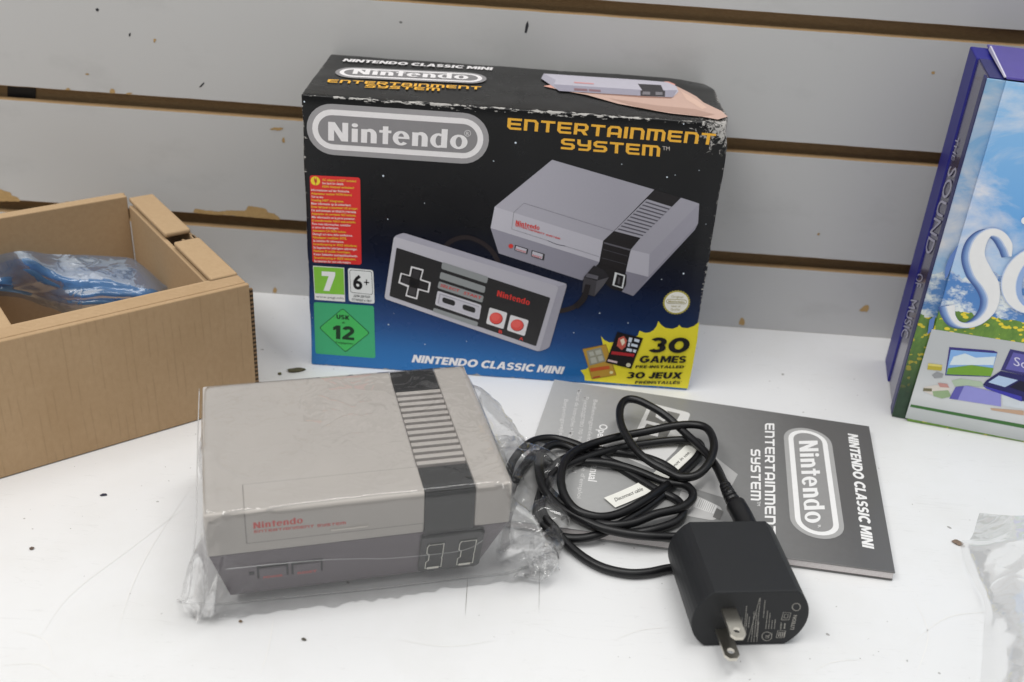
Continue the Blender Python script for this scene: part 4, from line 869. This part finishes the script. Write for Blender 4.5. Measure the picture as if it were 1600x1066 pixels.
for k, dz in enumerate((0, -.0118)):
    b = Builder(); bx, bz = r1[0] - (.0006 if k else 0), r1[1] + dz
    wd, th_, ln = .0064, .0015, .0165
    out = [(-wd / 2, .004), (-wd / 2, -ln + .002), (-wd / 2 + .0016, -ln), (wd / 2 - .0016, -ln), (wd / 2, -ln + .002), (wd / 2, .004)]
    hc = arc(0, -ln + .0042, .0016, .0016, 0, 360, 16)[:-1]
    # blade with a round hole: outline bridged to the hole ring, both faces and rims
    loop = [(-wd / 2, -ln + .0042)] + [out[1], out[2], out[3], out[4]] + [(wd / 2, -ln + .0042)]
    lowh = [hc[i] for i in range(0, 1)] + [hc[i] for i in range(15, 7, -1)]
    poly1 = loop + lowh                                  # tip half with the lower semicircle
    uph = [hc[i] for i in range(8, -1, -1)]
    poly2 = [(wd / 2, -ln + .0042), (wd / 2, .004), (-wd / 2, .004), (-wd / 2, -ln + .0042)] + uph
    for pg in (poly1, poly2): b.prism(pg, lambda x, y, t_: (bx + x, y - .0002, bz + t_ * th_), METAL)
    b.box(bx - .0036, bx + .0036, -.0002, .001, bz - .0007, bz - .0001, DKR); b.build('prong', ad)
p = Print(AF, ka); TXT = ink('8f8c86', .85)
def vline(x, y0, y1, h, seed):
    rng = random.Random(seed); y = y0
    while y > y1:
        l = rng.uniform(3, 11); l = min(l, y - y1 + 2); slant = -.10
        xx = x + (y0 - y) * .10
        p.poly([(xx, y), (xx + h, y - .5), (xx + h + l * .10, y - l), (xx + l * .10, y - l)], TXT); y -= l + rng.uniform(1.5, 4)
vline(500, 822, 735, 6, 1); vline(517, 858, 660, 5, 2); vline(530, 825, 705, 5, 3); vline(548, 792, 725, 5, 4)
vline(565, 880, 690, 5, 5); vline(581, 880, 700, 5, 6); vline(597, 850, 612, 5, 7); vline(600, 880, 760, 4, 17)
vline(640, 730, 625, 5, 9); vline(655, 800, 690, 5, 10); vline(672, 800, 705, 5, 11); vline(690, 800, 745, 5, 12); vline(708, 800, 740, 5, 13); vline(745, 805, 765, 8, 14); vline(768, 800, 768, 8, 15); vline(690, 862, 825, 5, 16)
p.stroke([(545, 880), (620, 610)], .00022, TXT, 0, 1)
p.text('LITEON', (830, 805), (851, 716), (808, 803), TXT, 0, .03)
for (cx_, cy_, rr) in ((664, 846, 30), (846, 665, 25)): p.stroke([(cx_ + rr * math.cos(a), cy_ + rr * .9 * math.sin(a)) for a in np.linspace(0, 6.28, 16)], .00035, TXT, 0, 2)
p.text('UL', (676, 858), (682, 836), (652, 856), TXT, 0, .03)
def sq(pts): p.stroke(pts + [pts[0]], .0003, TXT, 0, 1)
sq([(754, 744), (766, 698), (812, 702), (800, 744)]); sq([(769, 732), (775, 710), (797, 713), (791, 733)]); sq([(722, 855), (732, 810), (780, 812), (772, 853)]); 
for k in range(4): p.poly([(732 + k * 11, 848), (738 + k * 11, 848), (744 + k * 11, 818), (738 + k * 11, 818)], TXT, 1)
p.build('rating_lettering', ad)

# ================================================================== USB CABLE
uc = thing('power_cable', (.05, .42, 0), .0, 'coiled black cable lying over the booklet and plugged into the power adapter', 'cable')
RUB = plastic('black_cable_jacket', '101012', .9, .38, 1200, .03, .4)
path = [(1040, 590, 20), (1005, 530, 17), (960, 440, 13), (885, 350, 12), (800, 272, 13), (715, 195, 16), (640, 148, 18), (570, 115, 19), (515, 112, 19), (483, 150, 19), (482, 220, 18), (510, 290, 17), (570, 375, 16), (640, 430, 15), (715, 470, 14), (790, 503, 14), (870, 492, 15), (930, 430, 17), (955, 340, 18), (925, 262, 18), (855, 238, 17), (740, 246, 15), (600, 275, 12), (470, 300, 11), (340, 335, 12), (250, 375, 14), (200, 430, 15), (182, 510, 15), (200, 595, 14), (255, 665, 13), (345, 700, 12), (430, 700, 11), (520, 668, 11), (620, 610, 11), (720, 540, 9), (800, 470, 8), (870, 400, 8), (890, 350, 9), (860, 322, 9), (770, 316, 9), (640, 330, 8), (500, 352, 8), (370, 385, 9), (240, 430, 10), (150, 480, 10), (105, 560, 9), (125, 610, 9), (190, 660, 9),
        (290, 710, 9), (420, 745, 10), (540, 735, 10), (660, 690, 11), (780, 660, 11), (840, 620, 11), (845, 575, 11), (800, 540, 10), (700, 525, 9), (590, 480, 9), (480, 445, 9), (350, 425, 9), (240, 430, 6.5), (150, 450, 6.5), (85, 420, 9), (78, 480, 9), (100, 540, 8), (180, 625, 7), (290, 695, 6.5), (400, 760, 6.5), (520, 785, 7), (640, 770, 8), (760, 730, 8), (800, 680, 8), (770, 620, 7), (690, 580, 7), (600, 530, 6.5), (500, 470, 6.3), (400, 415, 6.2), (300, 390, 6.5), (200, 345, 9), (130, 345, 11), (75, 400, 11), (72, 480, 11), (95, 560, 11), (160, 640, 10), (260, 700, 10), (380, 755, 10), (500, 785, 9.5), (620, 800, 9), (740, 805, 8), (850, 800, 7.5), (900, 770, 7)]
tail = [(900, 900, 3), (800, 955, 2.4), (720, 965, 2.2), (620, 985, 2.2), (520, 988, 2.2), (400, 962, 2.2), (300, 910, 2.2), (210, 835, 3), (150, 760, 5), (100, 700, 6.5), (78, 620, 7), (95, 520, 7), (140, 450, 7), (230, 395, 7), (330, 365, 7.2), (420, 372, 7), (520, 385, 6.8), (630, 410, 6.8), (720, 450, 6.8), (770, 500, 6.8), (730, 560, 6.8), (640, 640, 6.8), (500, 730, 6.8), (350, 800, 5), (220, 810, 3.4), (130, 775, 3.6), (80, 735, 4), (60, 690, 5), (70, 620, 5.5), (100, 520, 6), (130, 440, 6.5), (60, 385, 8), (0, 440, 10), (-50, 520, 8)]
tail2 = [(500, 450, 6.4), (420, 420, 6.6), (340, 380, 6.8), (260, 338, 7), (150, 308, 7.5), (60, 315, 9), (0, 350, 10), (-60, 420, 8), (-90, 520, 5)]
def cpath(pp): return [Vector(on_z(*kc(x, y), (z + .4) * .001)) - Vector(uc.location) for x, y, z in pp]
b = Builder()
for pp in (path, tail, tail2): b.tube(crom(cpath(pp), 7), .0022, RUB, 12)
b.build('cord', uc)
# strain relief and plug at the adapter
b = Builder(); A = [(1040, 590, 20), (1020, 565, 19)]
sr = crom([Vector(on_z(*kc(x, y), z * .001)) - Vector(uc.location) for x, y, z in ((1008, 538, 18), (1022, 570, 18.5), (1040, 605, 18.5), (1062, 640, 18))], 8)
rad = [.0023 + .0011 * (i / (len(sr) - 1)) + (.0005 if (i // 2) % 2 else 0) for i in range(len(sr))]
b.tube(sr, rad, RUB, 14); b.build('strain_relief', uc)
b = Builder()
pl_ = crom([Vector(on_z(*kc(x, y), z * .001)) - Vector(uc.location) for x, y, z in ((1056, 630, 18), (1080, 668, 18), (1105, 715, 17.5), (1140, 790, 17), (1160, 830, 17))], 5)
b.tube(pl_, [.0036, .0042] + [.0050] * (len(pl_) - 2), RUB, 16); plg = b.build('plug', uc)
# paper warning flag wrapped on the cord
F3 = Face(uc, (0, 0, .0066), (1, 0, 0), (0, 1, 0), .0001)
p = Print(F3, kc); PAPER = ink('e4e3dc', .95)
p.stroke([(428, 632), (520, 594), (620, 545), (720, 474), (800, 404), (868, 340)], .0090, PAPER, 0, 4)
tg = p.build('warning_tag', uc)
p = Print(F3, kc); p.text('Disconnect cable', (458, 628), (598, 570), (451, 611), ink('2a2a28', .9), 2, 0); p.text('when not in use.', (708, 496), (836, 381), (697, 484), ink('2a2a28', .9), 2, 0); p.build('tag_lettering', tg)

# ================================================================== GIFT BOX
GX, GY, GYAW, GH, GD = .2285, .5309, -.218, .2033, .0701
gb = thing('gift_box', (GX, GY, 0), GYAW, 'upright dark blue gift box with sky and meadow printed on its sleeve', 'gift box')
GWD = .24
def dark_gloss(name, h, k, rough, coat=.6):
    t = NT(name); v = t.co(); c = ob(h, k); return t.pbr(t.mix(t.noise(v, 50, 3), tuple(x * .85 for x in c), tuple(x * 1.15 for x in c)), rough, coat=coat)
NAVY = dark_gloss('navy_board', '1c1e5c', .9, .4, 0); BLUEB = dark_gloss('blue_board', '14147c', .95, .45, 0); SIDE = dark_gloss('side_panel_print', '46435f', .85, .2, .4); PURP = dark_gloss('purple_board', '453b8a', .8, .4, .2)
def scenery(name, z0, meadow_z, mtn_z):
    t = NT(name); v = t.co(); X, Y, Z = t.sep(v); sk = t.mp(v, (1, 1, 1.9))
    cl = t.noise(sk, 16, 6, .58, .4)
    sky = t.mix(t.ramp(cl, [(.44, 0.), (.62, .95)]), t.ramp(t.math('DIVIDE', t.math('SUBTRACT', Z, mtn_z), GH - mtn_z), [(0, ob('8fbbe2')), (.35, ob('5f9dd6')), (1, ob('86b6de'))]), ob('dcdade'))
    # mountains
    rg = t.math('ADD', mtn_z - .012, t.math('MULTIPLY', t.noise(t.mp(v, (1, .3, .1)), 38, 4, .6), .042))
    mm = t.math('LESS_THAN', Z, rg); rock = t.mix(t.ramp(t.noise(t.mp(v, (1, 1, 1.4), rot=(0, .6, 0)), 75, 5, .7), [(.44, 0.), (.58, 1.)]), ob('4a7cba'), ob('d9dfee'))
    c = t.mix(mm, sky, rock)
    md_ = t.math('LESS_THAN', Z, t.math('ADD', meadow_z, t.math('MULTIPLY', t.noise(v, 120, 3), .008)))
    gr = t.mix(t.noise(t.mp(v, (1, 1, .5)), 300, 4, .7), ob('2c5a22'), ob('7ca03a'))
    vo = t.new('TexVoronoi'); t.set(vo.inputs['Vector'], t.mp(v, (1, .2, 1.6))); vo.inputs['Scale'].default_value = 230; vo.inputs['Randomness'].default_value = 1
    fl = t.math('LESS_THAN', vo.outputs['Distance'], .36); fl = t.math('MULTIPLY', fl, t.math('GREATER_THAN', t.noise(v, 140, 2), .47))
    gr = t.mix(fl, gr, ob('dcc62c'))
    c = t.mix(md_, c, gr)
    return t, v, X, Y, Z, c
t, v, X, Y, Z, c = scenery('sleeve_scenery', 0, .071, .090)
SCEN = t.pbr(c, .3, spec=.5)
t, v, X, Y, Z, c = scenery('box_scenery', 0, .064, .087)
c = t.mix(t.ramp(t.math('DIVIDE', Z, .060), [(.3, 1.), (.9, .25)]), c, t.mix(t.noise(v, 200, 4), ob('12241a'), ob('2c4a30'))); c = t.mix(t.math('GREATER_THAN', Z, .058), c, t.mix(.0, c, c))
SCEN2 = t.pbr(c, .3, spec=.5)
b = Builder(); b.box(0, GWD, .0018, GD - .004, .001, GH - .0012, SIDE, .0003)
b.build('body', gb)
b = Builder(); b.box(-.0010, GWD + .002, GD - .028, GD, 0, GH - .0004, BLUEB, .0008); b.build('back_cover', gb)
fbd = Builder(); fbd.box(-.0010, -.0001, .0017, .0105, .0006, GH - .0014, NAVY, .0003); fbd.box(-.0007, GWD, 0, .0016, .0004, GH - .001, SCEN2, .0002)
b = Builder(); b.box(.0005, .0095, .0018, GD - .0285, GH - .0012, GH - .0004, NAVY, .0002)
b.build('lid_edge', gb)
sx = None
GF = Face(gb, (0, 0, 0), (1, 0, 0), (0, 0, 1), .0001)
sx = float((GF.px((1574, 122))[0] + GF.px((1460, 512))[0] + GF.px((1415, 652))[0]) / 3)
b = Builder(); b.box(sx, GWD, -.0020, -.0003, .0003, GH - .0006, SCEN, .0003); sl = b.build('sleeve', gb)
b = Builder(); b.box(sx - .0002, GWD, -.0018, GD + .0010, GH + .0002, GH + .0014, PURP, .0003)
b.hexa([(sx - .0012, .000, GH + .0006), (sx - .0002, .000, GH + .0006), (sx - .0002, GD - .012, GH + .0012), (sx - .0012, GD - .012, GH + .0012), (sx - .0010, .0, GH + .0012), (sx - .0002, .0, GH + .0012), (sx - .0002, GD - .012, GH + .0034), (sx - .0010, GD - .012, GH + .0034)], ink('c9c6d6', .9)); b.build('sleeve_top', gb)
SF = Face(gb, (0, -.0020, 0), (1, 0, 0), (0, 0, 1), .0001); g8 = crop(1370, 360, 3.048); g7 = crop(1370, 50, 3.048)
p = Print(SF, g8)
t = NT('panel_print'); v = t.co(); PAN = t.pbr(t.ramp(t.math('ADD', t.math('MULTIPLY', t.sep(v)[2], 18), t.math('MULTIPLY', t.noise(v, 14, 3), .35)), [(.0, ob('8e9594')), (.5, ob('c9cbcc')), (1.2, ob('b3b6b8'))]), .32)
p.poly([(262, 470), (720, 540), (1100, 598), (1100, 1060), (700, 1003), (135, 893)], PAN, 0)
p.poly([(163, 828), (700, 925), (1100, 990), (1100, 1012), (700, 943), (158, 840)], ink('3e6a38'), 1)
p.build('lower_panel', sl)
p = Print(SF, g8); VI = ink('3a3478'); SKY = ink('7fa9dc'); GRN = ink('6f9a34')
p.poly([(345, 555), (555, 572), (575, 580), (540, 697), (325, 690)], VI, 2); p.poly([(352, 568), (572, 585), (542, 694), (330, 684)], SKY, 3); p.poly([(365, 600), (420, 585), (470, 605), (565, 600), (555, 640), (345, 640)], ink('cdd9ea'), 4); p.poly([(338, 655), (450, 640), (556, 655), (543, 693), (331, 684)], GRN, 5)
p.poly([(635, 565), (760, 590), (1000, 640), (1000, 760), (700, 690), (590, 665)], ink('38356e'), 2); p.poly([(650, 580), (760, 602), (980, 650), (980, 740), (720, 680), (612, 660)], ink('5d5aa2'), 3)
p.poly([(590, 668), (700, 690), (1000, 760), (1000, 830), (690, 812), (505, 735), (520, 715)], ink('24225c'), 4); p.poly([(580, 690), (672, 712), (610, 745), (530, 722)], ink('a9bedb'), 5); p.poly([(680, 715), (820, 745), (820, 775), (700, 768), (630, 745)], ink('17152e'), 5); p.poly([(505, 738), (690, 790), (690, 814), (520, 752)], ink('3b3aa0'), 5)
p.poly([(375, 745), (430, 738), (590, 775), (592, 838), (345, 800)], ink('8b8bca'), 4); p.poly([(375, 745), (415, 740), (385, 805), (345, 800)], ink('5a58a4'), 5); p.poly([(355, 715), (400, 705), (500, 720), (510, 745), (430, 738), (370, 742)], ink('a6b7a0'), 3)
p.poly([(245, 632), (312, 640), (308, 668), (240, 662)], ink('b3a43a'), 3); p.poly([(245, 632), (312, 640), (310, 650), (243, 643)], ink('d0c470'), 4); p.poly([(262, 688), (285, 672), (318, 682), (312, 700), (275, 704)], ink('8f9194'), 3)
p.poly([(225, 745), (285, 735), (350, 750), (340, 790), (300, 798), (220, 765)], ink('cfc8c0'), 3); p.poly([(265, 765), (340, 760), (355, 790), (310, 800), (270, 788)], ink('8fa57e'), 4); p.poly([(290, 725), (335, 730), (345, 748), (300, 745)], ink('b98a84'), 4); p.poly([(222, 750), (262, 752), (262, 766), (220, 764)], ink('6f6a50'), 4)
p.poly([(595, 780), (680, 800), (720, 820), (700, 850), (600, 835)], ink('c6ccd2'), 3); p.poly([(540, 845), (700, 858), (700, 880), (545, 855)], ink('b99a82'), 3)
p.text('So', (650, 640), (720, 660), (655, 600), ink('c9c6e6'), 5)
p.build('printed_contents', sl)
p = Print(SF, g8)
S_ = [(634, 122, 10), (624, 66, 36), (588, 18, 36), (535, 8, 40), (490, 52, 64), (474, 122, 76), (500, 195, 88), (540, 258, 78), (554, 320, 56), (538, 380, 46), (490, 430, 34), (432, 450, 26), (385, 440, 24), (358, 405, 28), (348, 355, 46)]
sc_ = .0001045
def sstroke(dx, dy, dw, mt, layer): p.stroke([(x + dx, y + dy) for x, y, _ in S_], [(w_ + dw) * sc_ for _, _, w_ in S_], mt, layer, 8)
for k in range(7): sstroke(-34 + k * 5, 6 - k * .6, 2, ink(['40588f', '4a649c', '5a76ac', '6c8abc', '7d9ac8', '8aa5d0', '93acd5'][k]), 1 + k)
sstroke(0, 0, 6, ink('b9c6e2'), 9); sstroke(3, 0, -2, ink('eceaea'), 10)
def oring(dx, rx0, ry0, mt, layer, ins):
    c = p.q((765 + dx, 235)); r = rx0 * sc_; ry = ry0 * sc_
    o = arc(c[0], c[1], r, ry, 0, 360, 40); i = arc(c[0] + .0015, c[1], r - ins[0] * sc_, ry - ins[1] * sc_, 0, 360, 40)
    p.raw(o[:-1] + i[:-1], [[k, (k + 1) % 40, 40 + (k + 1) % 40, 40 + k] for k in range(40)], mt, layer)
oring(12, 170, 192, ink('8fa8d2'), 12, (75, 40)); oring(0, 172, 194, ink('b9c6e2'), 13, (62, 34)); oring(2, 168, 190, ink('eceaea'), 14, (52, 27))
p.disc((708, -50), .0022, ink('e8e6e8'), 12, 14)
p.build('title_lettering', sl)
# left strip: shaded part of the letter continues on the board
p = Print(GF, g8); p.poly([(345, 120), (385, 65), (388, 75), (360, 150), (335, 215), (322, 225), (325, 170)], ink('5a78b4'), 22); p.poly([(250, 420), (278, 400), (265, 470), (240, 490)], ink('8fb0d8'), 22)
fbd.add(p.b.v, p.b.f, ink('5a78b4')); fbd.build('front_board', gb)
SDF = Face(gb, (0, 0, 0), (0, -1, 0), (0, 0, 1), .0002)
p = Print(SDF, g7); TX_ = ink('a5a3b6', .85); p.text('SOUND', (352, 640), (230, 1045), (388, 648), TX_, 4); p.text('THE', (382, 500), (358, 610), (396, 505), TX_, 4)
q8 = lambda x, y: (x, y + 945)
p.text('OF', (196, 205 + 945), (182, 265 + 945), (226, 212 + 945), TX_, 4); p.text('MUSIC', (165, 330 + 945), (118, 505 + 945), (196, 335 + 945), TX_, 4)
p.build('spine_lettering', gb)

# ================================================================== LOOSE BAG AND CRUMBS
k9 = crop(1380, 760, 3.482)
rows = [[(520, 155, 2), (640, 165, 10), (735, 165, 16), (900, 160, 20), (1200, 150, 22)],
        [(475, 290, 2), (600, 290, 10), (740, 280, 20), (900, 260, 24), (1200, 250, 26)],
        [(420, 310, 1), (480, 325, 8), (640, 330, 16), (900, 330, 24), (1200, 330, 28)],
        [(455, 460, 1), (520, 440, 8), (660, 430, 14), (900, 430, 22), (1200, 430, 24)],
        [(540, 620, 1), (580, 640, 7), (680, 600, 12), (900, 580, 18), (1200, 580, 22)],
        [(545, 760, 1), (600, 760, 6), (720, 740, 16), (900, 740, 20), (1200, 740, 24)],
        [(535, 950, 1), (600, 930, 7), (720, 900, 18), (900, 900, 24), (1200, 900, 26)],
        [(520, 1150, 1), (600, 1150, 8), (700, 1150, 16), (900, 1150, 22), (1200, 1150, 24)]]
G = np.array([[list(on_z(*k9(x, y), z * .001)) for x, y, z in r] for r in rows])
FILM2 = film('clear_loose_film', (.985, .985, .985), .12, (.95, .95, .95), .14, .12, 40, .38)
film_obj('plastic_bag', refine(G, 11), FILM2, .0009, 38, 5, 'empty crumpled clear plastic bag lying at the right edge of the table', 'bag', 1, .002)
def crumb(px, py, size, colr, label, seed, flat=.45, stretch=1.6, rz=0):
    rng = random.Random(seed); bm = bmesh.new(); bmesh.ops.create_icosphere(bm, subdivisions=2, radius=1)
    for q in bm.verts:
        n = 1 + .45 * mnoise.noise(q.co * 1.7 + Vector((seed, 0, 0))); q.co = Vector((q.co.x * stretch, q.co.y, q.co.z * flat)) * n * size
    mz = min(q.co.z for q in bm.verts)
    for q in bm.verts: q.co.z -= mz
    t = NT('crumb'); n = t.noise(t.co(), 900, 4); cc = colr
    b = Builder(); b.bm(bm, t.pbr(t.mix(n, tuple(x * .4 for x in cc), tuple(x * 1.5 for x in cc)), .9))
    o = b.build('crumb'); o.location = on_z(px, py, .0001); o.rotation_euler = (0, 0, rz); prop(o, label, 'crumb'); return o
crumb(462, 580, .0020, (.10, .09, .05), 'dark greenish crumb on the white table between tray and retail box', 3, .4, 3.0, .35)
crumb(437, 585, .0010, (.12, .11, .05), 'tiny olive crumb just left of the dark greenish crumb', 8, .5, 1.2)
crumb(1496, 849, .0019, (.22, .16, .12), 'brown flake beside the empty clear bag at right', 5, .3, 1.3, -.5)
crumb(475, 1000, .0007, (.10, .09, .07), 'small dark grit in front of the wrapped console', 12, .6, 1.6, -.5)
crumb(376, 972, .0007, (.20, .14, .09), 'small brown grit in front of the console left corner', 14, .6, 1.2)
crumb(162, 774, .0009, (.03, .03, .05), 'black grit speck on the table below the cardboard tray', 16, .4, 1.8, .3)
crumb(50, 858, .0009, (.14, .10, .08), 'brown grit speck near the left edge of the table', 18, .5, 1.2)
